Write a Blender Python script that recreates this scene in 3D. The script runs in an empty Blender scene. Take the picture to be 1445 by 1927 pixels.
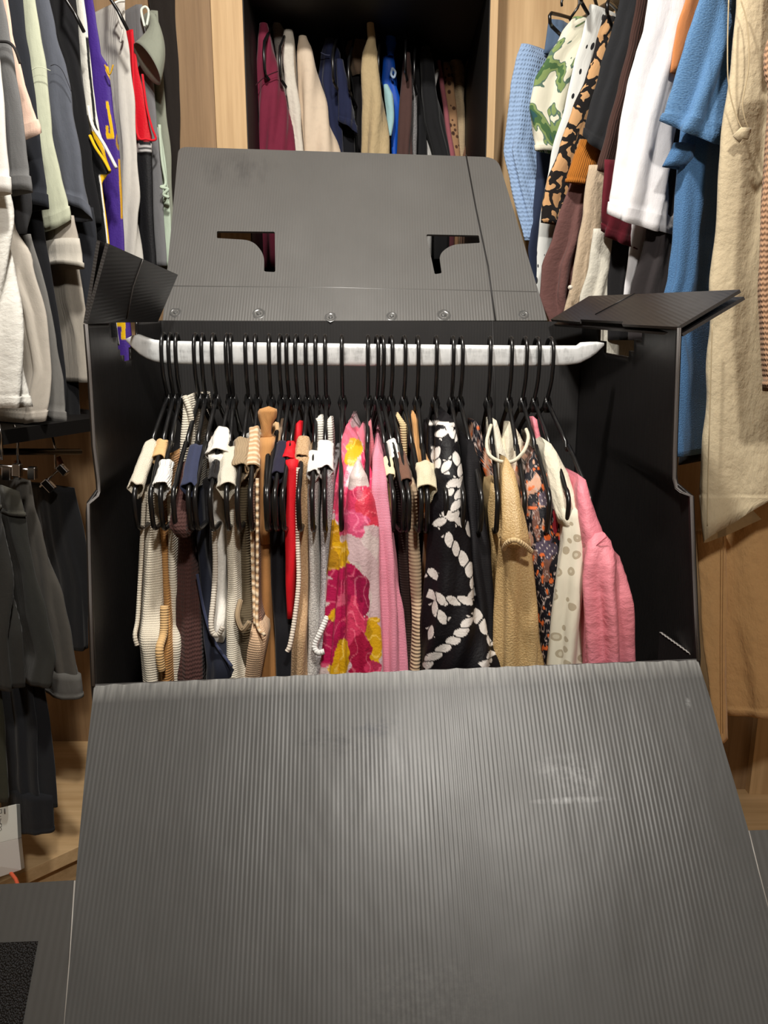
import bpy, bmesh, math, random
from mathutils import Vector, Matrix, noise
from mathutils.geometry import tessellate_polygon

# ---------------------------------------------------------------- camera, light, exposure
W, HH, F, PITCH, EYE = 1445.0, 1927.0, 1400.0, math.radians(12.5), 1.25
sc = bpy.context.scene
col = sc.collection
cam_d = bpy.data.cameras.new('camera')
cam_d.sensor_fit = 'VERTICAL'; cam_d.sensor_height = 36.0; cam_d.lens = F / HH * 36.0
cam_d.clip_start = 0.02
cam = bpy.data.objects.new('camera', cam_d); col.objects.link(cam)
cam.location = (0, 0, EYE); cam.rotation_euler = (math.pi / 2 - PITCH, 0, 0)
sc.camera = cam
sc.view_settings.view_transform = 'Standard'; sc.view_settings.look = 'None'
sc.view_settings.gamma = 1.0; sc.view_settings.use_curve_mapping = False
sc.view_settings.exposure = 0.0
wd = bpy.data.worlds.new('world'); sc.world = wd; wd.use_nodes = True
wd.node_tree.nodes['Background'].inputs[0].default_value = (1.0, 0.96, 0.9, 1)
wd.node_tree.nodes['Background'].inputs[1].default_value = 0.10

def area(name, loc, target, size, power, color):
    d = bpy.data.lights.new(name, 'AREA'); d.shape = 'DISK'; d.size = size
    d.energy = power; d.color = color
    o = bpy.data.objects.new(name, d); col.objects.link(o); o.location = loc
    o.rotation_euler = (Vector(target) - Vector(loc)).to_track_quat('-Z', 'Y').to_euler()
    return o
# two unseen ceiling downlights, one above the box, one behind the camera
area('downlight', (-0.15, 0.70, 2.38), (0.0, 1.35, 0.95), 0.10, 21.5, (1.0, 0.955, 0.885))
area('downlight', (0.20, -0.45, 2.38), (0.05, 1.3, 0.6), 0.14, 22.5, (1.0, 0.955, 0.885))

# ---------------------------------------------------------------- pixel <-> world
FV = Vector((0, math.cos(PITCH), -math.sin(PITCH))); UV_ = Vector((0, math.sin(PITCH), math.cos(PITCH)))
EY = Vector((0, 0, EYE))
def ray(px, py): return FV * F + Vector((px - 722.5, 0, 0)) + UV_ * (963.5 - py)
def P(px, py, Y):
    r = ray(px, py); return EY + r * (Y / r.y)
def PZ(px, py, z):
    r = ray(px, py); return EY + r * ((z - EYE) / r.z)
def PN(px, py, p0, n):
    r = ray(px, py); return EY + r * ((p0 - EY).dot(n) / r.dot(n))
def pix(v):
    q = v - EY; d = q.dot(FV); return 722.5 + q.x / d * F, 963.5 - q.dot(UV_) / d * F

# ---------------------------------------------------------------- materials
def s2l(c):
    return tuple(((x / 255.0) / 12.92 if x / 255.0 <= 0.04045 else ((x / 255.0 + 0.055) / 1.055) ** 2.4) for x in c)
class NT:
    def __init__(s, name):
        s.m = bpy.data.materials.new(name); s.m.use_nodes = True
        s.t = s.m.node_tree; s.b = s.t.nodes['Principled BSDF']
    def n(s, kind, **kw):
        nd = s.t.nodes.new(kind)
        for k, v in kw.items(): setattr(nd, k, v)
        return nd
    def l(s, a, b): s.t.links.new(a, b)
    def math(s, op, a, b=None, c=None):
        nd = s.n('ShaderNodeMath', operation=op)
        for i, x in enumerate((a, b, c)):
            if x is None: continue
            if isinstance(x, (int, float)): nd.inputs[i].default_value = x
            else: s.l(x, nd.inputs[i])
        return nd.outputs[0]
    def uv(s): return s.n('ShaderNodeTexCoord').outputs['UV']
    def obj(s): return s.n('ShaderNodeTexCoord').outputs['Object']
    def mapping(s, src, scale):
        mp = s.n('ShaderNodeMapping'); mp.inputs['Scale'].default_value = scale; s.l(src, mp.inputs[0]); return mp.outputs[0]
    def noise(s, src, scale, detail=3, rough=.5):
        nd = s.n('ShaderNodeTexNoise'); nd.inputs['Scale'].default_value = scale
        nd.inputs['Detail'].default_value = detail; nd.inputs['Roughness'].default_value = rough
        s.l(src, nd.inputs['Vector']); return nd.outputs['Fac']
    def vor(s, src, scale, feat='F1'):
        nd = s.n('ShaderNodeTexVoronoi', feature=feat); nd.inputs['Scale'].default_value = scale
        s.l(src, nd.inputs['Vector']); return nd
    def ramp(s, fac, stops, interp='LINEAR'):
        r = s.n('ShaderNodeValToRGB'); r.color_ramp.interpolation = interp
        e = r.color_ramp.elements
        while len(e) < len(stops): e.new(0.5)
        for k, (p, c) in enumerate(stops):
            e[k].position = p; e[k].color = tuple(c) + (1,) if len(c) == 3 else c
        s.l(fac, r.inputs[0]); return r.outputs[0]
    def mix(s, fac, a, b, mode='MIX'):
        nd = s.n('ShaderNodeMix', data_type='RGBA', blend_type=mode)
        for i, x in ((0, fac), (6, a), (7, b)):
            if isinstance(x, (int, float)): nd.inputs[i].default_value = x
            elif isinstance(x, tuple): nd.inputs[i].default_value = x + (1,) if len(x) == 3 else x
            else: s.l(x, nd.inputs[i])
        return nd.outputs[2]
    def bump(s, h, dist, strength=1.0, prev=None):
        nd = s.n('ShaderNodeBump'); nd.inputs['Distance'].default_value = dist; nd.inputs['Strength'].default_value = strength
        s.l(h, nd.inputs['Height'])
        if prev is not None: s.l(prev, nd.inputs['Normal'])
        return nd.outputs[0]
    def fin(s, colr=None, rough=.8, normal=None, metal=0, spec=None, sheen=0):
        if colr is not None:
            if isinstance(colr, tuple): s.b.inputs['Base Color'].default_value = colr[:3] + (1,)
            else: s.l(colr, s.b.inputs['Base Color'])
        if isinstance(rough, (int, float)): s.b.inputs['Roughness'].default_value = rough
        else: s.l(rough, s.b.inputs['Roughness'])
        s.b.inputs['Metallic'].default_value = metal
        if spec is not None: s.b.inputs['Specular IOR Level'].default_value = spec
        if sheen: s.b.inputs['Sheen Weight'].default_value = sheen
        if normal is not None: s.l(normal, s.b.inputs['Normal'])
        return s.m

_cache = {}
def fab(c, kind='plain', size=1.0, rough=.85, spec=.25, c2=None, c3=None):
    """cloth of sRGB colour c.  kind: plain linen crinkle knit rib ribv crochet terry leopard dots speck leaf floral col"""
    key = (c, kind, size, rough, c2, c3)
    if key in _cache: return _cache[key]
    t = NT('cloth_' + kind); uv = t.uv(); base = s2l(c) if c else None
    sep = t.n('ShaderNodeSeparateXYZ'); t.l(uv, sep.inputs[0]); U, V = sep.outputs[0], sep.outputs[1]
    big = t.noise(t.mapping(uv, (28, 7, 1)), 1.0, 4, .55)
    nrm = t.bump(big, .006, .55)
    tone = t.noise(uv, 60, 3)
    tm = t.math('MULTIPLY_ADD', tone, .30, .85)
    def fine(h, d, s_=1.0): return t.bump(h, d, s_, nrm)
    k = kind
    if k == 'plain': nrm = fine(t.noise(uv, 700, 2), .0006, .5)
    elif k == 'linen': nrm = fine(t.noise(t.mapping(uv, (55, 30, 1)), 1.0, 5, .62), .006, .7)
    elif k == 'crinkle': nrm = fine(t.noise(uv, 60, 5, .6), .005, .55)
    elif k in ('knit', 'crochet', 'terry'):
        pu, pv = {'knit': (.0046, .0036), 'crochet': (.008, .006), 'terry': (.0035, .003)}[k]
        pu *= size; pv *= size
        a = t.math('SINE', t.math('MULTIPLY', U, 6.2832 / pu))
        zig = t.math('MULTIPLY', t.math('ABSOLUTE', a), 1.6)
        wob = t.math('MULTIPLY', t.noise(uv, 90, 2), 3.0 if k != 'knit' else 1.2)
        b = t.math('SINE', t.math('ADD', t.math('ADD', t.math('MULTIPLY', V, 6.2832 / pv), zig), wob))
        h = t.math('ADD', t.math('MULTIPLY', b, .5), t.math('MULTIPLY', t.math('ABSOLUTE', a), .7))
        nrm = fine(h, .0011 * size, .6)
        tm = t.math('MULTIPLY', tm, t.math('MULTIPLY_ADD', h, .10, .94))
    elif k in ('rib', 'ribv'):
        p_ = .0038 * size
        h = t.math('SINE', t.math('ADD', t.math('MULTIPLY', V if k == 'rib' else U, 6.2832 / p_), t.math('MULTIPLY', t.noise(uv, 40, 2), 2.0)))
        nrm = fine(h, .0006 * size, .6)
        tm = t.math('MULTIPLY', tm, t.math('MULTIPLY_ADD', h, .07, .95))
    if k == 'col':
        at = t.n('ShaderNodeAttribute', attribute_name='print'); colr = at.outputs['Color']
        nrm = fine(t.noise(uv, 260, 4, .6), .0012, .6)
        colr = t.mix(1.0, colr, t.ramp(tm, [(0, (.8,) * 3), (1, (1.,) * 3)]), 'MULTIPLY')
    elif k == 'leopard':
        nz = t.n('ShaderNodeTexNoise'); nz.inputs['Scale'].default_value = 45 / size; t.l(uv, nz.inputs['Vector'])
        ad = t.n('ShaderNodeVectorMath', operation='MULTIPLY_ADD'); t.l(nz.outputs['Color'], ad.inputs[0])
        ad.inputs[1].default_value = (.03 * size,) * 3; t.l(uv, ad.inputs[2])
        v = t.vor(ad.outputs[0], 42 / size, 'DISTANCE_TO_EDGE').outputs['Distance']
        n2 = t.noise(uv, 38 / size, 2)
        f = t.math('SUBTRACT', v, t.math('MULTIPLY', n2, .42))
        colr = t.ramp(t.math('ADD', f, .5), [(.0, s2l(c2)), (.415, base)], 'CONSTANT')
    elif k == 'dots':
        v = t.vor(t.mapping(uv, (1, .55, 1)), 55 / size).outputs['Distance']
        colr = t.ramp(v, [(0, s2l(c2)), (.2, base)], 'CONSTANT')
    elif k == 'rings':
        v = t.vor(uv, 48 / size).outputs['Distance']
        n2 = t.math('MULTIPLY_ADD', t.noise(uv, 80, 2), .16, -.08)
        colr = t.ramp(t.math('ADD', v, n2), [(0, s2l(c3 or c2)), (.18, s2l(c2)), (.34, base)], 'CONSTANT')
    elif k == 'speck':
        colr = t.ramp(t.noise(uv, 520 / size, 3, .7), [(.40, s2l(c2)), (.56, base)])
        nrm = fine(t.noise(uv, 400, 3), .0015, .8)
    elif k == 'stripe':
        w = t.math('SINE', t.math('ADD', t.math('MULTIPLY', V, 6.2832 / (.011 * size)), t.math('MULTIPLY', t.noise(uv, 50, 2), 5)))
        colr = t.ramp(t.math('MULTIPLY_ADD', w, .5, .5), [(.2, s2l(c2)), (.8, base)])
        nrm = fine(w, .001, .8)
    elif k == 'leaf':
        a = t.noise(t.mapping(uv, (22, 16, 1)), 1.0, 2, .5); b = t.noise(t.mapping(uv, (60, 25, 1)), 1.0, 2)
        ad = t.math('ADD', a, t.math('MULTIPLY', t.math('SUBTRACT', b, .5), .25))
        colr = t.ramp(ad, [(0, s2l((44, 82, 84))), (.36, s2l((70, 102, 62))), (.43, s2l((128, 148, 92))), (.49, s2l((88, 112, 100))), (.515, base)], 'CONSTANT')
    elif k == 'floral':
        v = t.vor(uv, 60 / size); d = v.outputs['Distance']
        n2 = t.noise(uv, 110, 3)
        colr = t.ramp(t.math('ADD', d, t.math('MULTIPLY', n2, .5)), [(0, s2l(c3)), (.42, s2l(c2)), (.62, base)], 'CONSTANT')
    else:
        colr = t.mix(1.0, base, t.ramp(tm, [(0, (.0,) * 3), (1, (1.,) * 3)]), 'MULTIPLY')
    m = t.fin(colr, rough, nrm, spec=spec, sheen=.12 if rough > .7 else 0)
    _cache[key] = m; return m

def plastic(c, flute=0.0053, rough=.42, name='black_corrugated_plastic', spec=.5, marks=(), hingew=0, amp=.0005):
    t = NT(name); uv = t.uv(); base = s2l(c)
    sep = t.n('ShaderNodeSeparateXYZ'); t.l(uv, sep.inputs[0]); U, V = sep.outputs[0], sep.outputs[1]
    w = t.math('SINE', t.math('MULTIPLY', U, 6.2832 / flute))
    w = t.math('MULTIPLY', w, t.ramp(t.noise(t.mapping(uv, (6, 3, 1)), 1.0, 3), [(.35, (.35,) * 3), (.65, (1.2,) * 3)]))
    nrm = t.bump(w, amp, .9)
    nrm = t.bump(t.noise(t.mapping(uv, (9, 4, 1)), 1.0, 3), .010, .25, nrm)
    nrm = t.bump(t.noise(t.mapping(uv, (90, 3, 1)), 1.0, 2), .0003, .3, nrm)
    tn = t.noise(t.mapping(uv, (5, 4, 1)), 1.0, 4, .6)
    colr = t.mix(t.math('MULTIPLY', tn, .5), base, tuple(min(1, x * 1.5 + .004) for x in base))
    # tiny specks of dust
    v = t.vor(uv, 45).outputs['Distance']
    colr = t.mix(t.ramp(v, [(0, (1, 1, 1)), (.018, (0, 0, 0))]), colr, (.35, .34, .32))
    for (u0, v0, ru, rv, cc, st, stretch) in marks:
        du = t.math('DIVIDE', t.math('SUBTRACT', U, u0), ru); dv = t.math('DIVIDE', t.math('SUBTRACT', V, v0), rv)
        d = t.math('ADD', t.math('MULTIPLY', du, du), t.math('MULTIPLY', dv, dv))
        nz = t.noise(t.mapping(uv, stretch), 1.0, 4, .7)
        f = t.math('MULTIPLY', t.ramp(d, [(0, (1, 1, 1)), (1, (0, 0, 0))]), t.ramp(nz, [(.42, (0, 0, 0)), (.7, (1, 1, 1))]))
        colr = t.mix(t.math('MULTIPLY', f, st), colr, s2l(cc))
    if hingew:
        nz = t.noise(t.mapping(uv, (140, 12, 1)), 1.0, 3, .6)
        f = t.math('MULTIPLY', t.ramp(t.math('DIVIDE', t.math('ABSOLUTE', V), hingew), [(0, (1, 1, 1)), (1, (0, 0, 0))]), t.ramp(nz, [(.3, (.15,) * 3), (.7, (1, 1, 1))]))
        colr = t.mix(t.math('MULTIPLY', f, .6), colr, s2l((176, 176, 172)))
    rg = t.math('MULTIPLY_ADD', tn, .18, rough - .09)
    return t.fin(colr, rg, nrm, spec=spec)

def simple(name, c, rough=.5, metal=0, spec=.5, bump=0):
    t = NT(name); n_ = None
    if bump: n_ = t.bump(t.noise(t.obj(), 220, 4), bump, .6)
    return t.fin(s2l(c), rough, n_, metal, spec)
def wood(c1, c2, vertical=True, name='oak_laminate'):
    t = NT(name); o = t.obj()
    sc_ = (60, 60, 2.2) if vertical else (2.2, 60, 60)
    g = t.noise(t.mapping(o, sc_), 1.0, 5, .65)
    g2 = t.noise(t.mapping(o, (9, 9, .8) if vertical else (.8, 9, 9)), 1.0, 3)
    f = t.math('MULTIPLY_ADD', g2, .5, t.math('MULTIPLY', g, .6))
    colr = t.ramp(f, [(.38, s2l(c2)), (.72, s2l(c1))])
    return t.fin(colr, .55, t.bump(g, .0008, .5), spec=.3)

# ---------------------------------------------------------------- meshes
class MB:
    def __init__(s): s.v = []; s.f = []; s.uv = []; s.mi = []; s.vc = []
    def add(s, vs, fs, uvs=None, mi=0, vc=None):
        b = len(s.v); s.v += [Vector(v) for v in vs]
        s.uv += list(uvs) if uvs else [(v[0] + v[1] * .37, v[2]) for v in vs]
        s.vc += list(vc) if vc else [(1, 1, 1)] * len(vs)
        for f in fs: s.f.append([b + i for i in f]); s.mi.append(mi)
        return s
    def tube(s, pts, r, n=10, mi=0, caps=True, flat=None):
        """sweep a circle (or ellipse, r may be (ra, rb) or a list per point) along pts"""
        pts = [Vector(p) for p in pts]; m = len(pts); vs = []; uvs = []; L = 0
        ref = None
        for i, p in enumerate(pts):
            t = (pts[min(i + 1, m - 1)] - pts[max(i - 1, 0)]).normalized()
            if ref is None:
                ref = Vector((1, 0, 0)) if abs(t.x) < .8 else Vector((0, 1, 0))
            a = (ref - t * ref.dot(t)).normalized(); ref = a; b = t.cross(a)
            if i: L += (p - pts[i - 1]).length
            rr = r[i] if isinstance(r, list) else r
            ra, rb = rr if isinstance(rr, tuple) else (rr, rr)
            for k in range(n):
                th = 2 * math.pi * k / n
                vs.append(p + a * math.cos(th) * ra + b * math.sin(th) * rb)
                uvs.append((th * (ra + rb) / 2, L))
        fs = [[i * n + k, i * n + (k + 1) % n, (i + 1) * n + (k + 1) % n, (i + 1) * n + k] for i in range(m - 1) for k in range(n)]
        if caps: fs += [list(range(n))[::-1], [(m - 1) * n + k for k in range(n)]]
        return s.add(vs, fs, uvs, mi)
    def box(s, lo, hi, mi=0, rot=None):
        x0, y0, z0 = lo; x1, y1, z1 = hi
        vs = [(x, y, z) for x in (x0, x1) for y in (y0, y1) for z in (z0, z1)]
        fs = [[0, 1, 3, 2], [4, 6, 7, 5], [0, 4, 5, 1], [2, 3, 7, 6], [0, 2, 6, 4], [1, 5, 7, 3]]
        if rot: vs = [rot @ Vector(v) for v in vs]
        return s.add(vs, fs, None, mi)
    def build(s, name, mats, smooth=True, bevel=0, solid=0, subd=0):
        me = bpy.data.meshes.new(name); c = Vector((0, 0, 0))
        lo = Vector([min(v[i] for v in s.v) for i in range(3)]); hi = Vector([max(v[i] for v in s.v) for i in range(3)])
        c = Vector(((lo.x + hi.x) / 2, (lo.y + hi.y) / 2, lo.z))
        me.from_pydata([v - c for v in s.v], [], s.f)
        ul = me.uv_layers.new(name='UVMap')
        for lp in me.loops: ul.data[lp.index].uv = s.uv[lp.vertex_index]
        if any(x != (1, 1, 1) for x in s.vc):
            at = me.color_attributes.new('print', 'FLOAT_COLOR', 'POINT')
            for i, x in enumerate(s.vc): at.data[i].color = tuple(x) + (1,)
        if not isinstance(mats, (list, tuple)): mats = [mats]
        for m in mats: me.materials.append(m)
        for p, mi in zip(me.polygons, s.mi): p.material_index = mi; p.use_smooth = smooth
        me.update()
        o = bpy.data.objects.new(name, me); o.location = c; col.objects.link(o)
        if bevel:
            b = o.modifiers.new('bevel', 'BEVEL'); b.width = bevel; b.segments = 2; b.limit_method = 'ANGLE'
        if solid:
            b = o.modifiers.new('solid', 'SOLIDIFY'); b.thickness = solid; b.offset = -1
        return o

def tag(o, label=None, cat=None, group=None, kind=None):
    if label: o['label'] = label
    if cat: o['category'] = cat
    if group: o['group'] = group
    if kind: o['kind'] = kind
    return o
def thing(name, label, cat, parts, group=None, kind=None, at=None):
    """an Empty at the base of its parts; parts already built in world space"""
    bpy.context.view_layer.update() if False else None
    tops = parts
    lo = Vector((1e9,) * 3); hi = -lo
    for o in tops:
        for v in (o.data.vertices if o.data else []):
            w = v.co + o.location
            for i in range(3): lo[i] = min(lo[i], w[i]); hi[i] = max(hi[i], w[i])
    loc = at or Vector(((lo.x + hi.x) / 2, (lo.y + hi.y) / 2, lo.z))
    e = bpy.data.objects.new(name, None); e.location = loc; e.empty_display_size = .03; col.objects.link(e)
    tag(e, label, cat, group, kind)
    for o in tops: o.location = o.location - loc; o.parent = e
    return e
def sub(parent, child):
    child.location = child.location - parent.location; child.parent = parent; return child

def panel(mb, outer, holes, n, thick, mi_face=0, mi_rim=1, eu=None, uvo=None):
    """flat sheet from coplanar world points; outer/hole loops; extruded by -n*thick"""
    n = Vector(n).normalized(); loops = [[Vector(p) for p in outer]] + [[Vector(p) for p in h] for h in holes]
    o0 = Vector(uvo) if uvo else loops[0][0]
    eu = (Vector(eu) - n * Vector(eu).dot(n)).normalized() if eu else Vector((1, 0, 0))
    ev = n.cross(eu)
    flat = [p for lp in loops for p in lp]
    uvs = [((p - o0).dot(eu), (p - o0).dot(ev)) for p in flat]
    tris = tessellate_polygon([[Vector((*((p - o0).dot(e) for e in (eu, ev)), 0)) for p in lp] for lp in loops])
    fr = []
    for a, b, c in tris:
        nn = (flat[b] - flat[a]).cross(flat[c] - flat[a])
        fr.append([a, b, c] if nn.dot(n) > 0 else [c, b, a])
    mb.add(flat, fr, uvs, mi_face)
    back = [p - n * thick for p in flat]
    mb.add(back, [f[::-1] for f in fr], uvs, mi_face)
    for lp in loops:
        m = len(lp); vs = []; us = []; L = 0
        for i in range(m + 1):
            p = lp[i % m]
            if i: L += (p - lp[i - 1]).length
            vs += [p, p - n * thick]; us += [(L, 0), (L, thick)]
        mb.add(vs, [[2 * i, 2 * i + 1, 2 * i + 3, 2 * i + 2] for i in range(m)], us, mi_rim)
    return mb

def rounded(pts, r, seg=5):
    out = []; m = len(pts)
    for i in range(m):
        p = Vector(pts[i]); a = Vector(pts[i - 1]); b = Vector(pts[(i + 1) % m])
        rr = r[i] if isinstance(r, (list, tuple)) else r
        if rr <= 0: out.append(p); continue
        da = (a - p); db = (b - p); rr = min(rr, da.length * .45, db.length * .45)
        pa = p + da.normalized() * rr; pb = p + db.normalized() * rr
        for k in range(seg + 1):
            t = k / seg; out.append(pa * (1 - t) ** 2 + p * 2 * t * (1 - t) + pb * t ** 2)
    return out

# ---------------------------------------------------------------- cloth lofts
def interp(rows, py):
    for i in range(len(rows) - 1):
        a, b = rows[i], rows[i + 1]
        if py <= b[0]:
            t = (py - a[0]) / max(1e-6, b[0] - a[0]); t = t * t * (3 - 2 * t) * .35 + t * .65
            return [x + (y - x) * t for x, y in zip(a, b)]
    return list(rows[-1])
_seed = [0]
def loft(mb, rows, axis=(0, 1, 0), dep=.3, fold=1.0, wl=.03, mi=0, nf=26, ns=9, step=.012, colf=None, wrinkle=1.0,
         hem=0.0, taper=.45, cap=True, extend=0.0, flare=0.0, seed=None, asym=0):
    """rows: (py, xl, xr, Y[, depth_scale[, dpy]]) silhouettes of the front edge, top to bottom.  The section runs back along `axis` for dep."""
    _seed[0] += 1; sd = (_seed[0] if seed is None else seed) * 7.31
    R = [tuple(r) + (1.0, 0.0)[len(r) - 4:] for r in rows]
    A = Vector(axis).normalized()
    zt = P(0, R[0][0], R[0][3]).z; zb = P(0, R[-1][0], R[-1][3]).z
    m = max(4, int((zt - zb) / step)); m = min(m, 400)
    ts = [i / m for i in range(m + 1)]
    if hem and zt - zb > hem * 2:
        h = hem / (zt - zb); ts = sorted([t for t in ts if abs(t - (1 - h)) > .4 / m] + [1 - h - .0015 / (zt - zb), 1 - h, 1 - h + .0015 / (zt - zb)])
    npt = nf + 2 * ns + 6; vs = []; uvs = []; vc = []; vlen = 0; prev = None
    for j, t in enumerate(ts):
        py = R[0][0] + (R[-1][0] - R[0][0]) * t
        r = interp(R, py)
        pl, pr = P(r[1], py - r[5] / 2, r[3]), P(r[2], py + r[5] / 2, r[3])
        a = (pr - pl) / 2; al = max(a.length, 1e-4); mid = (pl + pr) / 2; d = dep * r[4]
        rad = min(al * 1.0, d * .4)
        if prev is not None: vlen += (mid - prev).length
        prev = mid; ring = []
        for k in range(nf + 1):
            ph = -math.pi / 2 + math.pi * k / nf
            ring.append((math.sin(ph), rad * (1 - math.cos(ph)), al * math.sin(ph), (math.sin(ph), -math.cos(ph))))
        for k in range(1, ns + 1):
            q = k / (ns + 1); ring.append((1 - (1 - taper) * q, rad + (d - rad) * q, al, (1, 0)))
        for k in range(6):
            ph = math.pi * (k + .5) / 6; ring.append((taper * math.cos(ph), d + .3 * rad * math.sin(ph), 0, (math.cos(ph), math.sin(ph))))
        for k in range(ns - 1, -1, -1):
            q = k / ns * ns / (ns + 1) + .5 / (ns + 1); ring.append((-(1 - (1 - taper) * q), rad + (d - rad) * q, -al, (-1, 0)))
        ring = ring[:-1] if len(ring) > npt else ring
        npt = len(ring)
        au = a / al; u = 0; lastp = None
        amp = fold * min(.28 * al, .012) * (.35 + .65 * min(1, t * 2.2))
        n_front_len = math.pi * al
        for k, (lat, alo, _, nr) in enumerate(ring):
            base = mid + a * lat + A * alo
            if lastp is not None: u += (base - lastp).length
            lastp = base
            ph = 1.7 * noise.noise(Vector((sd, vlen * 2.3, u * 3))) * 2
            f = math.sin(6.2832 * u / wl + ph + sd) * (.65 + .5 * noise.noise(Vector((u * 9, vlen * 3, sd))))
            g = noise.noise(Vector((u * 26, vlen * 14, sd + 5))) * .0022 * wrinkle
            nv = (au * nr[0] + A * nr[1])
            off = amp * f + g
            if hem:
                dz = (1 - t) * (zt - zb)
                if dz <= hem + 1e-6: off += .0009
                elif dz < hem + .002: off -= .0012
            p = base + nv * off
            if flare and t > .6: p += nv * flare * ((t - .6) / .4) ** 2 * f
            vs.append(p); uvs.append((u, -vlen))
            vc.append(colf(*pix(base)) if colf else (1, 1, 1))
    M = len(ts)
    if extend:
        for k in range(npt):
            q = vs[(M - 1) * npt + k]; vs.append(q + Vector((0, 0, -extend))); uvs.append((uvs[(M - 1) * npt + k][0], uvs[(M - 1) * npt + k][1] - extend)); vc.append(vc[(M - 1) * npt + k])
        M += 1
    fs = [[j * npt + k, (j + 1) * npt + k, (j + 1) * npt + (k + 1) % npt, j * npt + (k + 1) % npt] for j in range(M - 1) for k in range(npt)]
    if cap:
        c = sum((v for v in vs[:npt]), Vector()) / npt + Vector((0, 0, .004)); vs.append(c); uvs.append((0, .01)); vc.append(vc[0])
        ci = len(vs) - 1
        fs += [[k, (k + 1) % npt, ci] for k in range(npt)]
    return mb.add(vs, fs, uvs, mi, vc)
def cloth(name, mat, rows, solid=.0012, **kw):
    mb = MB(); loft(mb, rows, **kw)
    return mb.build(name, mat, solid=solid)
def seam(name, mat, pts, r=.0012, Y=None):
    mb = MB(); mb.tube(smooth_path([P(*p) for p in pts]), r, 6); return mb.build(name, mat)
def smooth_path(w, k=6):
    out = []
    for i in range(len(w) - 1):
        p0, p1, p2, p3 = w[max(0, i - 1)], w[i], w[i + 1], w[min(len(w) - 1, i + 2)]
        for j in range(k):
            t = j / k; out.append(.5 * ((2 * p1) + (p2 - p0) * t + (2 * p0 - 5 * p1 + 4 * p2 - p3) * t * t + (3 * p1 - p0 - 3 * p2 + p3) * t ** 3))
    return out + [w[-1]]
# ---------------------------------------------------------------- shared materials
M_BLK = s2l((6, 6, 7))
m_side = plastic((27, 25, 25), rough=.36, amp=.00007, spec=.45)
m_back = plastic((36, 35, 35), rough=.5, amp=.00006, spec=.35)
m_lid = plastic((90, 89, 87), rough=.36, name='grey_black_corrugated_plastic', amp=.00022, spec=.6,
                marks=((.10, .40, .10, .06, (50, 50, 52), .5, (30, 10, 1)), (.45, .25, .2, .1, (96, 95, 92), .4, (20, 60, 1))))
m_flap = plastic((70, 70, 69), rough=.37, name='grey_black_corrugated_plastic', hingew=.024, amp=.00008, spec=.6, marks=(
    (.372, -.070, .034, .015, (26, 32, 44), .95, (60, 60, 1)), (.320, -.085, .06, .022, (36, 36, 40), .7, (60, 90, 1)),
    (.385, -.11, .05, .04, (30, 28, 30), .8, (120, 14, 1)), (.60, -.13, .05, .022, (150, 152, 152), .5, (60, 60, 1)),
    (.60, -.165, .055, .0045, (170, 172, 172), .8, (90, 30, 1)), (.62, -.15, .03, .03, (130, 132, 132), .45, (60, 60, 1)),
    (.765, -.055, .004, .008, (190, 192, 192), .9, (60, 60, 1)), (.42, -.36, .10, .05, (110, 110, 108), .35, (120, 120, 1))))
m_rim = plastic((66, 64, 63), rough=.5, name='cut_plastic_edge', flute=.004, amp=.0001)
m_hang = simple('black_hanger_plastic', (20, 20, 21), .28, 0, .6)
m_steel = None
def _steel():
    t = NT('galvanised_steel'); o = t.obj()
    n1 = t.noise(t.mapping(o, (14, 60, 60)), 1.0, 5, .6); n2 = t.noise(t.mapping(o, (120, 400, 25)), 1.0, 4, .7)
    c = t.ramp(t.math('MULTIPLY_ADD', n2, .5, t.math('MULTIPLY', n1, .5)), [(.30, s2l((150, 152, 152))), (.48, s2l((222, 224, 224))), (.7, s2l((246, 247, 247)))])
    return t.fin(c, t.math('MULTIPLY_ADD', n1, .25, .25), t.bump(n2, .0008, .4), .12)
m_steel = _steel()
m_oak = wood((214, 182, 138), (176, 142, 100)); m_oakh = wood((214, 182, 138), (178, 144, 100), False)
m_oak_shade = wood((160, 130, 96), (122, 96, 68)); m_chrome = simple('chrome', (210, 210, 212), .18, 1.0)  # darker oak: shade on end, back and divider panels put into the colour
m_dark = simple('dark_shelf_and_shade', (16, 14, 13), .6, 0, .3)  # dark shelf colour; also paints the shade inside the centre unit

# ---------------------------------------------------------------- the room
def struct(name, mb, m, bevel=0): return tag(mb.build(name, m, smooth=False, bevel=bevel), kind='structure')
m_wall = simple('warm_white_wall_paint', (205, 196, 184), .8, 0, .2, .0006)
m_floor = wood((186, 150, 108), (146, 112, 78), False, 'oak_floor')
struct('floor', MB().box((-2.2, -2.2, -.05), (2.2, 3.2, 0)), m_floor)
def ceiling():
    mb = MB(); mb.box((-2.2, -2.2, 2.42), (2.2, 3.2, 2.5)); return mb
struct('ceiling', ceiling(), m_wall)
struct('wall_left', MB().box((-2.3, -2.2, 0), (-2.2, 3.2, 2.42)), m_wall)
struct('wall_right', MB().box((2.2, -2.2, 0), (2.3, 3.2, 2.42)), m_wall)
struct('wall_back', MB().box((-2.2, 3.2, 0), (2.2, 3.3, 2.42)), m_wall)
struct('wall_front', MB().box((-2.2, -2.3, 0), (2.2, -2.2, 2.42)), m_wall)
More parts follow.
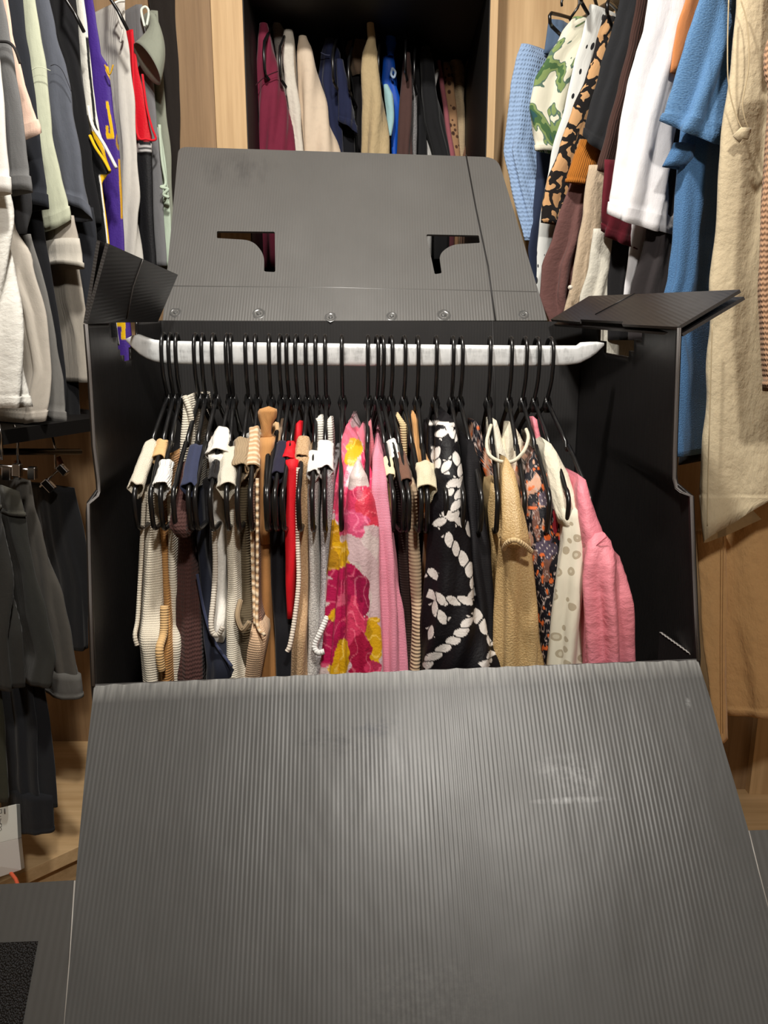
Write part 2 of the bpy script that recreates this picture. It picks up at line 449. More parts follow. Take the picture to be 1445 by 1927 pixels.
def downfix(x, y, r):
    mb = MB(); n = 28; vs = []
    for rr, z in ((r * 1.5, 2.42), (r * 1.5, 2.412), (r * 1.05, 2.408), (r * 1.02, 2.42)):
        vs += [(x + rr * math.cos(6.2832 * k / n), y + rr * math.sin(6.2832 * k / n), z) for k in range(n)]
    mb.add(vs, [[j * n + k, j * n + (k + 1) % n, (j + 1) * n + (k + 1) % n, (j + 1) * n + k] for j in range(3) for k in range(n)])
    return mb.build('downlight_ring', simple('white_trim', (235, 235, 232), .5))

# cupboards: the centre unit ------------------------------------------------------
YC = 1.80
def vpost(name, x0px, x1px, Y, depth, m, z0=0.0, z1=2.40, label=None):
    a = P(x0px, 150, Y).x; b = P(x1px, 150, Y).x
    o = MB().box((a, Y, z0), (b, Y + depth, z1)).build(name, m, smooth=False, bevel=.0015)
    return o
p1 = vpost('side_panel', 402, 461, YC, .80, m_oak); p2 = vpost('side_panel', 919, 934, YC, .80, m_oak)
xa = P(461, 150, YC).x; xb = P(919, 150, YC).x
bk = MB().box((xa, YC + .78, 0), (xb, YC + .80, 2.4)).build('back_panel', m_dark, smooth=False)
tp = MB().box((xa, YC, 2.02), (xb, YC + .78, 2.05)).build('top_panel', m_dark, smooth=False)  # dark colour stands for the shade under the top
ln1 = MB().box((xa, YC + .004, 0), (xa + .002, YC + .78, 2.02)).build('side_shade_sheet', m_dark, smooth=False)  # thin dark sheets added to stand for shade on the inner sides
ln2 = MB().box((xb - .002, YC + .004, 0), (xb, YC + .78, 2.02)).build('side_shade_sheet', m_dark, smooth=False)
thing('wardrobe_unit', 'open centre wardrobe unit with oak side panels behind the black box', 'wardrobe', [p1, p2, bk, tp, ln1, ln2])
# left unit ------------------------------------------------------------------------
lp = vpost('end_panel', 318, 402, YC + .02, .02, m_oak_shade)
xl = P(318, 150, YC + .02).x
lbk = MB().box((-1.75, YC + .02, .2), (xl, YC + .04, 2.4)).build('back_panel', m_oak_shade, smooth=False)
f0 = PZ(-60, 1688, .215); f1 = PZ(140, 1597, .215); d = (f1 - f0).normalized(); f1 = f0 + d * 1.05; f0 = f0 - d * .35
nb = Vector((-d.y, d.x, 0))
def slab(mb, a, b, w, z0, z1, nb=nb):
    q = [a, b, b + nb * w, a + nb * w]
    return mb.add([(v.x, v.y, z0) for v in q] + [(v.x, v.y, z1) for v in q],
                  [[3, 2, 1, 0], [4, 5, 6, 7], [0, 1, 5, 4], [1, 2, 6, 5], [2, 3, 7, 6], [3, 0, 4, 7]])
base_top = slab(MB(), f0, f1, .62, .185, .215).build('base_shelf', m_oakh, smooth=False, bevel=.001)
plinth = slab(MB(), f0 + nb * .02, f1 + nb * .02, .58, 0.0, .184).build('plinth', m_oakh, smooth=False)
za = P(40, 812, 1.30).z
midsh = slab(MB(), P(-90, 818, 1.12), P(230, 806, 1.50), .50, za - .012, za + .012).build('middle_shelf', m_dark, smooth=False)
thing('wardrobe_unit', 'open left wardrobe unit with a dark middle shelf and pale oak base', 'wardrobe', [lp, lbk, base_top, plinth, midsh])
# right unit -----------------------------------------------------------------------
rb = MB().box((P(934, 150, YC + .1).x, YC + .1, .2), (2.0, YC + .12, 2.4)).build('back_panel', m_oak, smooth=False)
rl = P(1340, 1400, 1.62)
low = MB().box((rl.x, 1.62, .20), (P(1412, 1400, 1.62).x, 1.66, 1.0)).build('divider_panel', m_oak_shade, smooth=False)  # darker oak paints this part of the wood as shaded
low2 = MB().box((P(1412, 1400, 1.62).x, 1.60, .20), (1.9, 1.64, 1.0)).build('lower_panel', m_oak, smooth=False)
rbs = MB().box((P(1330, 1500, 1.3).x, 1.05, 0), (1.9, 1.64, .20)).build('base_shelf', m_oakh, smooth=False)
thing('wardrobe_unit', 'right wardrobe unit with pale oak back and base behind the long dresses', 'wardrobe', [rb, low, low2, rbs])

# ---------------------------------------------------------------- the moving box
YF, YB, T = .965, 1.395, .0042
def side_mesh(front, YBk, pback_top, pback_bot, notch, sgn):
    """front: list of (px,py,Y) down the front edge; back edge vertical; notch: cells removed (image-based column range, depth)"""
    fp = [P(*q) for q in front]; bt = P(*pback_top); bb = P(*pback_bot)
    zs = [fp[0].z]
    nz, ny = 90, 40; zt, zb = fp[0].z, .06
    pts = []
    def fr(z):
        for a, b in zip(fp, fp[1:]):
            if z >= b.z - 1e-9:
                t = 0 if abs(a.z - b.z) < 1e-6 else (a.z - z) / (a.z - b.z); return a.lerp(b, max(0, min(1, t)))
        a = fp[-1]; return Vector((a.x, a.y, z))
    mb = MB(); vs = []; uvs = []
    for j in range(nz + 1):
        t = j / nz; z = zt + (zb - zt) * t ** 1.2; f = fr(z)
        ztop_back = bt.z
        for i in range(ny + 1):
            s_ = i / ny
            x = f.x + (bt.x - f.x) * s_; y = f.y + (bt.y - f.y) * s_
            bulge = .006 * math.sin(math.pi * s_) * math.sin(min(1, t * 1.5) * math.pi) * sgn
            zz = z + (ztop_back - zt) * s_ * (1 - t)
            vs.append(Vector((x + bulge, y, zz))); uvs.append((y, zz))
    fs = []
    for j in range(nz):
        for i in range(ny):
            c = (vs[j * (ny + 1) + i] + vs[(j + 1) * (ny + 1) + i + 1]) / 2
            if any(n0 < c.y < n1 and c.z > zt - dz for n0, n1, dz in notch): continue
            q = [j * (ny + 1) + i, (j + 1) * (ny + 1) + i, (j + 1) * (ny + 1) + i + 1, j * (ny + 1) + i + 1]
            fs.append(q if sgn < 0 else q[::-1])
    mb.add(vs, fs, uvs)
    return mb
L = [(163, 610, YF), (170, 700, YF), (178, 840, YF), (186, 905, YF), (187, 925, YF), (184, 934, YF - .006), (167, 948, YF - .026), (168, 1000, YF - .028), (171, 1130, .92), (177, 1290, .905)]
R = [(1277, 617, YF), (1274, 700, YF), (1269, 850, YF), (1268, 900, YF), (1272, 918, YF - .004), (1282, 926, YF - .012), (1300, 933, YF - .028), (1304, 1050, YF - .032), (1308, 1150, .92), (1313, 1242, .905)]
def notch_px(px0, px1, sgnx, dz):
    return None
sl = side_mesh(L, YB, (303, 603, YB), (300, 1200, YB), [(1.10, 1.19, .030), (1.07, 1.22, .012), (1.12, 1.175, .045)], -1).build('side_panel', [m_side, m_rim], solid=T)
sr = side_mesh(R, YB, (1096, 605, YB), (1096, 1200, YB), [(1.09, 1.30, .014), (1.13, 1.27, .034)], 1).build('side_panel', [m_side, m_rim], solid=T)
# bright cut edge strips of the side panels
def edge(front, name='cut_edge'):
    mb = MB(); pts = [P(*q) + Vector((0, -.0015, 0)) for q in front]
    a = pts[-1].copy(); a.z = .06; mb.tube(pts, (.0024, .0016), 6, caps=True); return mb.build(name, m_edge)
m_edge = plastic((104, 100, 98), rough=.4, name='scuffed_plastic_edge', flute=.0031, amp=.0012)
el, er = edge(L), edge(R)
b0, b1 = P(303, 603, YB), P(1096, 605, YB)
bp = MB(); bz = .06
panel(bp, [b0, b1, Vector((b1.x, YB, bz)), Vector((b0.x, YB, bz))], [], (0, -1, 0), T, eu=(1, 0, 0))
bpo = bp.build('back_panel', [m_back, m_rim], smooth=False)
sm = MB()                                                             # pressed seam in the back panel
sm.tube([P(927, 604, YB - .001), P(931, 760, YB - .001), P(932, 1000, YB - .001)], (.0014, .0010), 6)
smo = sm.build('pressed_seam', m_back)
f_l, f_r = P(177, 1290, .905), P(1313, 1242, .905)
fr = MB(); panel(fr, [f_l, f_r, Vector((f_r.x, .905, .06)), Vector((f_l.x, .905, .06))], [], (0, -1, 0), T)
fro = fr.build('front_panel', [m_side, m_rim], smooth=False)
bot = MB().box((f_l.x, .90, .055), (f_r.x, YB, .06)).build('bottom_panel', m_side, smooth=False)
# lid, leaning back
l0, l1, lt = P(305, 604, YB), P(1020, 602, YB), P(640, 280, 1.69)
ln = (l1 - l0).cross(lt - l0).normalized(); ln = -ln if ln.y > 0 else ln
def LP(x, y): return PN(x, y, l0, ln)
outer = rounded([LP(*q) for q in ((306, 604), (336, 276), (936, 296), (1030, 603))], [0, .02, .03, 0])
h1 = rounded([LP(*q) for q in ((408, 435), (517, 436), (518, 512), (497, 511), (497, 478), (475, 452), (408, 448))], [.003, .004, .004, .004, .03, .03, .003])
h2 = rounded([LP(*q) for q in ((802, 441), (901, 443), (903, 457), (850, 460), (826, 478), (831, 514), (818, 516))], [.004, .003, .003, .02, .02, .003, .003])
lm = MB(); panel(lm, outer, [h1, h2], ln, T, eu=(l1 - l0))
lid = lm.build('lid', [m_lid, m_rim], smooth=False)
cr = MB()
cr.tube([LP(877, 292) + ln * .0002, LP(895, 390) + ln * .0002, LP(918, 500) + ln * .0002, LP(932, 603) + ln * .0002], (.0016, .0012), 6)
cro = cr.build('vertical_crease', m_back)
cr = MB(); cr.tube([LP(322, 538) - ln * .0009, LP(640, 541) - ln * .0009, LP(1010, 549) - ln * .0009], (.0016, .0016), 6)
cro2 = cr.build('horizontal_crease', m_lid)
dimples = []
for (x, y, r) in ((330, 588, .011), (487, 590, .012), (622, 597, .011), (737, 595, .010), (835, 593, .013), (985, 592, .010)):
    mb = MB(); c = LP(x, y); e1 = (l1 - l0).normalized(); e2 = ln.cross(e1); vs = [c + ln * .0006]; fs = []; n = 20; K = 7
    for k in range(1, K + 1):
        rr = r * k / K
        for q in range(n):
            th = 6.2832 * q / n; hgt = .0022 * math.sin(k / K * 9) * (1 - k / K) + .0005 * (1 - k / K) + .0012 * noise.noise(Vector((x + q * .7, k * .8, 0))) * (1 - k / K)
            w_ = 1 + .18 * noise.noise(Vector((x, q * .5, 1)))
            vs.append(c + (e1 * math.cos(th) + e2 * math.sin(th)) * rr * w_ + ln * (hgt + .0003))
    for q in range(n): fs.append([0, 1 + q, 1 + (q + 1) % n])
    for k in range(K - 1):
        for q in range(n):
            a = 1 + k * n + q; b = 1 + k * n + (q + 1) % n; fs.append([a, a + n, b + n, b])
    mb.add(vs, fs); dimples.append(mb.build('weld_dimple', simple('melted_plastic', (84, 84, 83), .25)))
# top side flaps
def quad_panel(pts, n, name, mat, thick=T, seams=()):
    mb = MB(); panel(mb, pts, [], n, thick, eu=pts[1] - pts[0]); return mb.build(name, [mat, m_rim], smooth=False)
def plane_n(a, b, c, toward):
    n = (b - a).cross(c - a).normalized(); return n if n.dot(toward - a) > 0 else -n
q = [P(165, 608, YF), P(205, 459, YF - .012), P(335, 517, 1.30)]
q.append(None); nfl = plane_n(q[0], q[1], q[2], EY); q[3] = PN(297, 606, q[0], nfl)
flL = quad_panel(q, nfl, 'top_flap', m_side)
q2 = [v - nfl * .009 for v in q]; q2 = [P(163, 610, YF), q2[1] + Vector((-.002, 0, 0)), q2[2], q2[3]]
flL2 = quad_panel([v for v in q2], plane_n(q2[0], q2[1], q2[2], EY), 'top_flap', m_side)
mb = MB(); mb.tube([PN(268, 488, q[0], nfl) + nfl * .0004, PN(250, 540, q[0], nfl) + nfl * .0004, PN(238, 600, q[0], nfl) + nfl * .0004], (.0012, .001), 6)
flc = mb.build('pressed_seam', m_edge)
q = [P(1275, 615, YF), P(1392, 545, YF - .01), P(1108, 557, 1.36)]
nfr = plane_n(q[0], q[1], q[2], EY); q.append(PN(1036, 601, q[0], nfr))
qn = [q[0], q[1], q[2], q[3], PN(1091, 606, q[0], nfr), PN(1092, 601, q[0], nfr), PN(1172, 605, q[0], nfr), PN(1170, 610, q[0], nfr)]
flR = quad_panel(qn, nfr, 'top_flap', m_side)
flR2 = quad_panel([v - nfr * .010 + Vector((.001, 0, 0)) for v in q[:4]], nfr, 'top_flap', m_side)
mb = MB(); mb.tube([PN(1195, 552, q[0], nfr) + nfr * .0004, PN(1120, 592, q[0], nfr) + nfr * .0004], (.0010, .0008), 6)
flc2 = mb.build('pressed_seam', m_side)
# front flap folded forward and down
fb = P(780, 1927, .652)
fn = (f_r - f_l).cross(fb - f_l).normalized(); fn = fn if fn.dot(EY - f_l) > 0 else -fn
def FP(x, y, off=0): return PN(x, y, f_l, fn) + fn * off
fl_l = [(177, 1290), (165, 1400), (156, 1500), (147, 1600), (139, 1700), (130, 1827), (121, 1927), (104, 2110)]
fl_r = [(1313, 1242), (1335, 1310), (1360, 1400), (1384, 1480), (1408, 1562), (1427, 1640), (1460, 1765), (1560, 2110)]
pts = [FP(*a) for a in fl_r] + [FP(*a) for a in reversed(fl_l)]
hinge = [FP(177 + (1313 - 177) * k / 60, 1290 - 48 * k / 60 - 3 * math.sin(math.pi * k / 60) + 1.3 * math.sin(k * 2.4)) for k in range(1, 60)]
fm = MB(); panel(fm, hinge[0:0] + [FP(*fl_l[0])] + hinge + pts[:-1], [], fn, T, eu=(f_r - f_l), uvo=FP(177, 1290))
flap = fm.build('front_flap', [m_flap, m_rim], smooth=False)
# wings either side of the front flap
m_wing = plastic((66, 65, 63), rough=.42, flute=.009, amp=.00006)
wl_ = MB(); panel(wl_, [FP(*q_, off=-.004) for q_ in ((136, 1656), (-150, 1672), (-150, 2110), (98, 2110), (118, 1927))], [], fn, T, eu=(1, 0, 0))
m_fold = simple('pale_fold_highlight', (150, 146, 140), .35)  # pale tubes paint the thin highlight along the wing folds
wlo = wl_.build('flap_wing', [m_wing, m_rim], smooth=False)
wr_ = MB(); panel(wr_, [FP(*q_, off=-.004) for q_ in ((1411, 1562), (1600, 1556), (1640, 2110), (1570, 2110), (1463, 1765))], [], fn, T, eu=(1, 0, 0))
wro = wr_.build('flap_wing', [m_wing, m_rim], smooth=False)
mb = MB(); mb.tube([FP(140, 1657, -.001), FP(131, 1800, -.001), FP(121, 1927, -.001), FP(104, 2110, -.001)], .0011, 6)
fold1 = mb.build('fold_highlight', m_fold)
mb = MB(); mb.tube([FP(1409, 1563, -.001), FP(1428, 1640, -.001), FP(1461, 1765, -.001)], .0011, 6)
fold2 = mb.build('fold_highlight', m_fold)
def velcro():
    t = NT('black_hook_and_loop_pile'); o = t.obj(); v = t.vor(o, 520); 
    return t.fin(t.ramp(v.outputs['Distance'], [(0, s2l((70, 70, 74))), (.5, s2l((10, 10, 11)))]), .6, t.bump(v.outputs['Distance'], .004, 1.0))
vc_ = MB(); panel(vc_, [FP(*q_, off=-.0025) for q_ in ((69, 1771), (-110, 1778), (-110, 2110), (22, 2110), (40, 1927))], [], fn, .0015)
vel = vc_.build('velcro_patch', velcro(), smooth=False)
# little inner tab at the lower right of the opening
a, b, c = P(1241, 1190, .99), P(1311, 1240, .915), P(1236, 1262, .99)
tb = MB(); panel(tb, [a, b, P(1306, 1262, .915), c], [], plane_n(a, b, c, EY), T, eu=b - a)
tab = tb.build('inner_tab', [m_side, m_rim], smooth=False)
mb = MB(); mb.tube([a.lerp(b, k / 24) + Vector((.0006 * (k % 2), -.001, .0008 * (k % 2))) for k in range(25)], .0011, 6)
tbe = mb.build('torn_edge', plastic((150, 146, 142), rough=.5, name='torn_plastic_edge', amp=.0001))
box = thing('wardrobe_box', 'tall black corrugated plastic moving box with its lid up and front flap folded down', 'moving box',
            [sl, sr, el, er, bpo, fro, bot, lid, flL, flL2, flR, flR2, flap, wlo, wro, tab])
for o, par in ((smo, bpo), (cro, lid), (cro2, lid), (vel, wlo), (flc, flL), (flc2, flR), (tbe, tab), (fold1, wlo), (fold2, wro)): 
    o.location = o.location - par.location - box.location; o.parent = par
for o in dimples: o.location = o.location - lid.location - box.location; o.parent = lid

# ---------------------------------------------------------------- the metal rail
YR = 1.185
def rail():
    S = [(240, 637, 642), (250, 632, 655), (262, 629, 667), (275, 634, 675), (290, 639, 681), (312, 641, 685), (400, 643, 686), (700, 647, 689), (1000, 650, 689),
         (1060, 650, 688), (1085, 650, 685), (1093, 644, 683), (1110, 643, 674), (1122, 643, 665), (1134, 645, 651)]
    mb = MB(); n = 18; vs = []; us = []
    for (x, yt, yb) in S:
        t_, b_ = P(x, yt, YR), P(x, yb, YR); hz = (t_.z - b_.z) / 2; cz = (t_.z + b_.z) / 2
        for k in range(n):
            th = 6.2832 * k / n; c, s_ = math.cos(th), math.sin(th)
            vs.append((t_.x, YR + .0085 * math.copysign(abs(c) ** .35, c), cz + hz * math.copysign(abs(s_) ** .55, s_)))
            us.append((t_.x, th * .01))
    fs = [[i * n + k, i * n + (k + 1) % n, (i + 1) * n + (k + 1) % n, (i + 1) * n + k] for i in range(len(S) - 1) for k in range(n)]
    fs += [list(range(n))[::-1], [(len(S) - 1) * n + k for k in range(n)]]
    mb.add(vs, fs, us); return mb.build('hanging_rail', m_steel)
tag(rail(), 'bright galvanised steel rail across the top of the black box', 'rail')

# ---------------------------------------------------------------- hangers
def hanger_parts(hook_r=.0031, fr=.0035):
    hk = MB(); pts = []
    cz = -.0225; ry, rz = .0195, .0255
    for k in range(0, 16):
        th = math.radians(-35 + (215 + 0) * k / 15); pts.append((0, ry * math.cos(th), cz + rz * math.sin(th)))
    pts += [(0, -.0195, -.040), (0, -.0165, -.058), (0, -.010, -.073), (0, -.002, -.086), (0, 0, -.096)]
    hk.tube(pts, hook_r, 10)
    hook = hk.build('hook', m_hang)
    fm_ = MB(); Lf = .205
    fm_.tube([(0, 0, -.088), (0, 0, -.100), (0, 0, -.112)], [(.005, .003), (.008, .0035), (.0045, .003)], 10)
    for s_ in (-1, 1):
        arm = [(0, 0, -.096), (0, s_ * .03, -.1115), (0, s_ * .075, -.137), (0, s_ * .092, -.1475), (0, s_ * .0935, -.1545), (0, s_ * .099, -.1575), (0, s_ * .105, -.152), (0, s_ * .13, -.166), (0, s_ * .165, -.188), (0, s_ * .180, -.200)]
        arm += [(0, s_ * (.180 + .02 * math.sin(a)), -.222 + .022 * math.cos(a) - (0 if a < 1.6 else .016 * (a - 1.6))) for a in (.5, 1.0, 1.5, 2.0, 2.5, 2.9)]
        arm[-1] = (0, s_ * .184, -.262); arm[-2] = (0, s_ * .193, -.257)
        arm += [(0, s_ * .17, -.264), (0, s_ * .10, -.266), (0, 0, -.267)]
        fm_.tube(arm, fr, 8)
    frame = fm_.build('frame', m_hang)
    return hook, frame
HOOKS = [302, 314, 327, 363, 376, 397, 423, 430, 459, 477, 503, 524, 538, 555, 574, 592, 610, 642, 692, 709, 719, 736, 761, 787, 822, 854, 870, 925, 965, 992, 1015, 1040]
ENDS = [258, 287, 305, 330, 357, 370, 398, 427, 448, 472, 501, 505, 519, 534, 563, 588, 611, 642, 690, 738, 756, 767, 790, 803, 838, 870, 903, 935, 985, 1030, 1065, 1105]
WHO = ['the cream knit tank furthest left', 'the peach ribbed top', 'the white ribbed top near the left end', 'the tall white knit behind the brown crochet',
       'the dark brown crochet top', 'the navy linen top', 'the black top beside the navy linen one', 'the white gathered top', 'the cream fleece top', 'the olive ribbed knit top',
       'the rust halter top', 'the beige top behind the rust halter', 'the navy strap top beside the red one', 'the red strap top', 'the sand knit top beside the red one',
       'the white strap top left of the printed one', 'the white top with a black rose print', 'the pink floral brocade dress', 'the dusty pink top behind the pale pink one',
       'the pale pink fuzzy knit', 'the small white strap top', 'the cream strap top', 'the dark brown strap top', 'the cream twisted strap top', 'the rope print dress',
       'the black top behind the rope print', 'the black velvet top', 'the gold sand blouse', 'the ivory lace collar blouse', 'the dark floral blouse', 'the cream spotted blouse', 'the pink puff sleeve blouse']
hook0, frame0 = hanger_parts()
def put_hanger(i, xh, xe, first):
    pr = P(xh, 640, YR - .018); zt = P(xh, 632 + 8 * (xh - 300) / 740, YR).z
    e = bpy.data.objects.new('clothes_hanger', None); e.empty_display_size = .03; col.objects.link(e)
    pe = P(xe, 960, YR - .19); a = math.asin(max(-.6, min(.6, (pe.x - pr.x) / .185)))
    e.location = (pr.x, YR, zt); e.rotation_euler = (0, 0, a)
    tag(e, 'black plastic hanger carrying ' + WHO[i], 'hanger', 'black hangers on the steel rail of the box')
    for src in (hook0, frame0):
        c = src if first else src.copy()
        if not first: col.objects.link(c)
        c.parent = e
        c.location = src_loc[src.name.split('.')[0]]
    return e
src_loc = {'hook': hook0.location.copy(), 'frame': frame0.location.copy()}
HG = [put_hanger(i, a, b, i == 0) for i, (a, b) in enumerate(zip(HOOKS, ENDS))]
for o_ in (hook0, frame0): pass
# ---------------------------------------------------------------- clothes in the box
def arm_pt(i, py):
    e = HG[i]; a = e.rotation_euler[2]; best = None
    for k in range(0, 61):
        s_ = .19 * k / 60; v = Vector((math.sin(a) * s_, -math.cos(a) * s_, -.096 - .5777 * s_)) + e.location
        q = pix(v)[1]
        if best is None or abs(q - py) < best[0]: best = (abs(q - py), v)
    return best[1].copy()
def strap(i, y0, y1, w0, w1, mat, name='strap', dx0=0, dx1=0, bow=0, ell=.8):
    """cloth strap folded over the hanger arm: a saddle whose two sides hang below the arm"""
    a, b = arm_pt(i, y0), arm_pt(i, y1); t_ = (b - a).normalized(); side = t_.cross(Vector((0, 0, 1))).normalized(); dn = side.cross(t_); dn = dn if dn.z < 0 else -dn
    n, m = 28, 16; vs = []; us = []; L = (b - a).length
    for k in range(m + 1):
        t = k / m; w = (w0 + (w1 - w0) * t) * .00037
        w *= (.93 + .12 * noise.noise(Vector((i * 3.3, t * 5, 3)))) * (.88 + .18 * t)
        for q in range(n):
            th = 6.2832 * q / n; s_, d_ = math.sin(th), math.cos(th)
            fold = 1 + .07 * math.sin(5 * th + i) + .16 * noise.noise(Vector((s_ * 1.6 + i, d_ * 1.6, t * 2.2)))
            drop = 1.0 if d_ < 0 else (1.0 + .9 * d_ * d_)
            edge = (t - .5) * .12 * noise.noise(Vector((th, i, 2))) * L * 1.4
            p = a + t_ * (t * L + edge + (.18 * w * d_ if k == m else 0)) + side * s_ * w * fold * (1 if d_ < 0 else 1 - .25 * d_) + dn * d_ * w * ell * drop * fold + Vector((0, 0, .001 + bow * math.sin(math.pi * t) * .5))
            vs.append(p); us.append((th * w, t * L))
    fs = [[j * n + q, j * n + (q + 1) % n, (j + 1) * n + (q + 1) % n, (j + 1) * n + q] for j in range(m) for q in range(n)]
    mb = MB(); mb.add(vs, fs, us); o = mb.build(name, mat, solid=.0016); o.modifiers['solid'].offset = 0
    return o
def _ball(c, r, n=12, m=6):
    vs = []; fs = []
    for j in range(1, m):
        for k in range(n):
            a, b = math.pi * j / m, 6.2832 * k / n
            vs.append(c + Vector((math.sin(a) * math.cos(b), math.sin(a) * math.sin(b), math.cos(a))) * r)
    fs = [[j * n + k, (j + 1) * n + k, (j + 1) * n + (k + 1) % n, j * n + (k + 1) % n] for j in range(m - 2) for k in range(n)]
    return vs, fs
def vbar(mat, pts, r, name='armhole_trim', n=8):
    mb = MB(); mb.tube(smooth_path([P(*q) for q in pts]), r, n); return mb.build(name, mat)
G1 = 'clothes hanging in the black box'
def garment(name, label, cat, parts, group=None): return thing(name, label, cat, parts, group)
EXT = .28
def body(mat, rows, name='body', Y=1.0, dep=.30, fold=.6, **kw):
    rows = [(r[0], r[1], r[2], r[3] if len(r) > 3 else Y) + tuple(r[4:]) for r in rows]
    kw.setdefault('extend', EXT); kw.setdefault('nf', 14); kw.setdefault('ns', 5); kw.setdefault('wl', .022)
    return cloth(name, mat, rows, dep=dep, fold=fold, **kw)

cream = (226, 216, 196); white = (232, 228, 220)
# 0 cream knit tank
m = fab(cream, 'knit'); garment('knitted_vest', 'cream moss-knit tank top, furthest left in the black box', 'top', [
    strap(0, 838, 925, 30, 30, m), body(m, [(918, 268, 294, 1.04), (1000, 264, 296, 1.04), (1100, 262, 302, 1.03), (1170, 257, 306, 1.01), (1205, 252, 308, .985), (1240, 258, 305, .985), (1330, 270, 304, .985)]),
    vbar(m, [(272, 925, 1.015), (268, 1000, 1.012), (263, 1100, 1.005), (259, 1165, .99), (254, 1195, .975), (258, 1215, .972)], .0032)])
m = fab((226, 186, 130), 'rib'); m2 = fab((190, 140, 84), 'rib')
garment('knitted_vest', 'peach and ochre ribbed knit top, second from the left in the black box', 'top', [
    strap(1, 834, 866, 28, 26, m), body(m2, [(866, 296, 312, 1.06), (950, 295, 306, 1.05), (1050, 302, 314, 1.04), (1150, 306, 318, 1.02), (1195, 300, 320, 1.0), (1225, 294, 321, .985), (1262, 296, 322, .985)], extend=.22),
    vbar(m, [(309, 1140, 1.0), (308, 1190, .99), (300, 1222, .97), (304, 1262, .97)], .006, 'front_trim')])
m = fab((236, 234, 228), 'ribv'); garment('ribbed_vest', 'bright white ribbed top with a thick strap, third from the left in the black box', 'top', [
    strap(2, 872, 940, 30, 34, m), body(fab((222, 214, 196), 'rib'), [(935, 312, 322, 1.05), (1050, 316, 326, 1.04), (1150, 320, 333, 1.03), (1220, 318, 338, 1.0), (1260, 318, 337, 1.0), (1330, 322, 332, 1.0)])])
m = fab((224, 216, 198), 'rib'); garment('knitted_jumper', 'off-white chunky knit standing tallest behind the brown crochet top', 'top', [
    body(m, [(748, 343, 352, 1.14), (775, 340, 358, 1.13), (830, 334, 358, 1.12), (900, 332, 352, 1.12), (1000, 330, 350, 1.12)], dep=.16, fold=.9, extend=.1),
    vbar(m, [(347, 746, 1.135), (356, 770, 1.13), (361, 800, 1.13), (362, 840, 1.13)], .0045, 'neckband')])
m = fab((74, 46, 42), 'crochet', rough=.8); garment('crochet_vest', 'dark brown crochet top with a wide flared strap', 'top', [
    body(m, [(872, 338, 358, 1.045), (920, 330, 352, 1.02), (960, 318, 350, 1.0), (990, 311, 352, .985), (1012, 328, 354, .985)], dep=.07, fold=.8, extend=0, name='strap', wl=.012),
    body(m, [(1000, 332, 356, 1.05), (1080, 330, 366, 1.04), (1180, 328, 374, 1.01), (1285, 330, 378, .99)])])
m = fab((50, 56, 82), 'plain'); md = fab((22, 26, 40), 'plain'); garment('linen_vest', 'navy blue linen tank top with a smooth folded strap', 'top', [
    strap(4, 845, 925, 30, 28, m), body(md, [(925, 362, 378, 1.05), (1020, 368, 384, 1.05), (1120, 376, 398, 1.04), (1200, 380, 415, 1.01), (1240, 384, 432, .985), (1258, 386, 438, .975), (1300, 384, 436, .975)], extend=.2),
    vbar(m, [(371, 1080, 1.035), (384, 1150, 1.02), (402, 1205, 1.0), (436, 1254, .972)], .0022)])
m = fab((24, 22, 24), 'crinkle'); garment('black_shirt', 'black textured top squeezed between the navy linen top and white gathered top', 'top', [
    strap(6, 870, 905, 18, 16, m), body(m, [(905, 380, 400, 1.07), (1050, 384, 404, 1.06), (1200, 390, 412, 1.06), (1290, 390, 414, 1.06)])])
m = fab((236, 232, 224), 'linen'); mt = fab((214, 206, 192), 'rib'); garment('gathered_camisole', 'white gathered cotton top with a bunched strap and ribbed armhole', 'top', [
    strap(6, 812, 862, 36, 46, m, bow=.004), body(m, [(858, 388, 420, 1.04), (900, 392, 418, 1.05), (1000, 400, 424, 1.05), (1100, 402, 422, 1.04), (1190, 396, 420, 1.0), (1225, 402, 418, 1.01), (1280, 410, 420, 1.02)]),
    vbar(mt, [(402, 980, 1.03), (405, 1060, 1.02), (402, 1120, 1.005), (397, 1170, .985), (401, 1192, .98), (411, 1194, .98), (419, 1180, .98)], .0038)])
m = fab((226, 218, 200), 'terry'); garment('fleece_vest', 'cream fleece tank top with a deep fold down its middle', 'top', [
    strap(7, 848, 932, 30, 34, m), body(m, [(925, 416, 444, 1.035), (1000, 420, 448, 1.03), (1100, 422, 452, 1.02), (1180, 420, 456, 1.0), (1300, 418, 458, .98)], fold=1.2, wl=.028)])
m = fab((166, 144, 114), 'ribv'); m2 = fab((92, 80, 60), 'rib'); garment('ribbed_vest', 'olive brown ribbed knit top with a taupe twisted strap', 'top', [
    strap(8, 834, 886, 38, 32, m, bow=.004), body(m2, [(886, 444, 470, 1.05), (1000, 448, 470, 1.05), (1100, 450, 474, 1.04), (1165, 440, 476, 1.0), (1185, 446, 470, .99), (1290, 456, 474, 1.0)]),
    vbar(m, [(452, 1130, .995), (446, 1160, .975), (456, 1185, .97), (470, 1170, .97)], .004)])
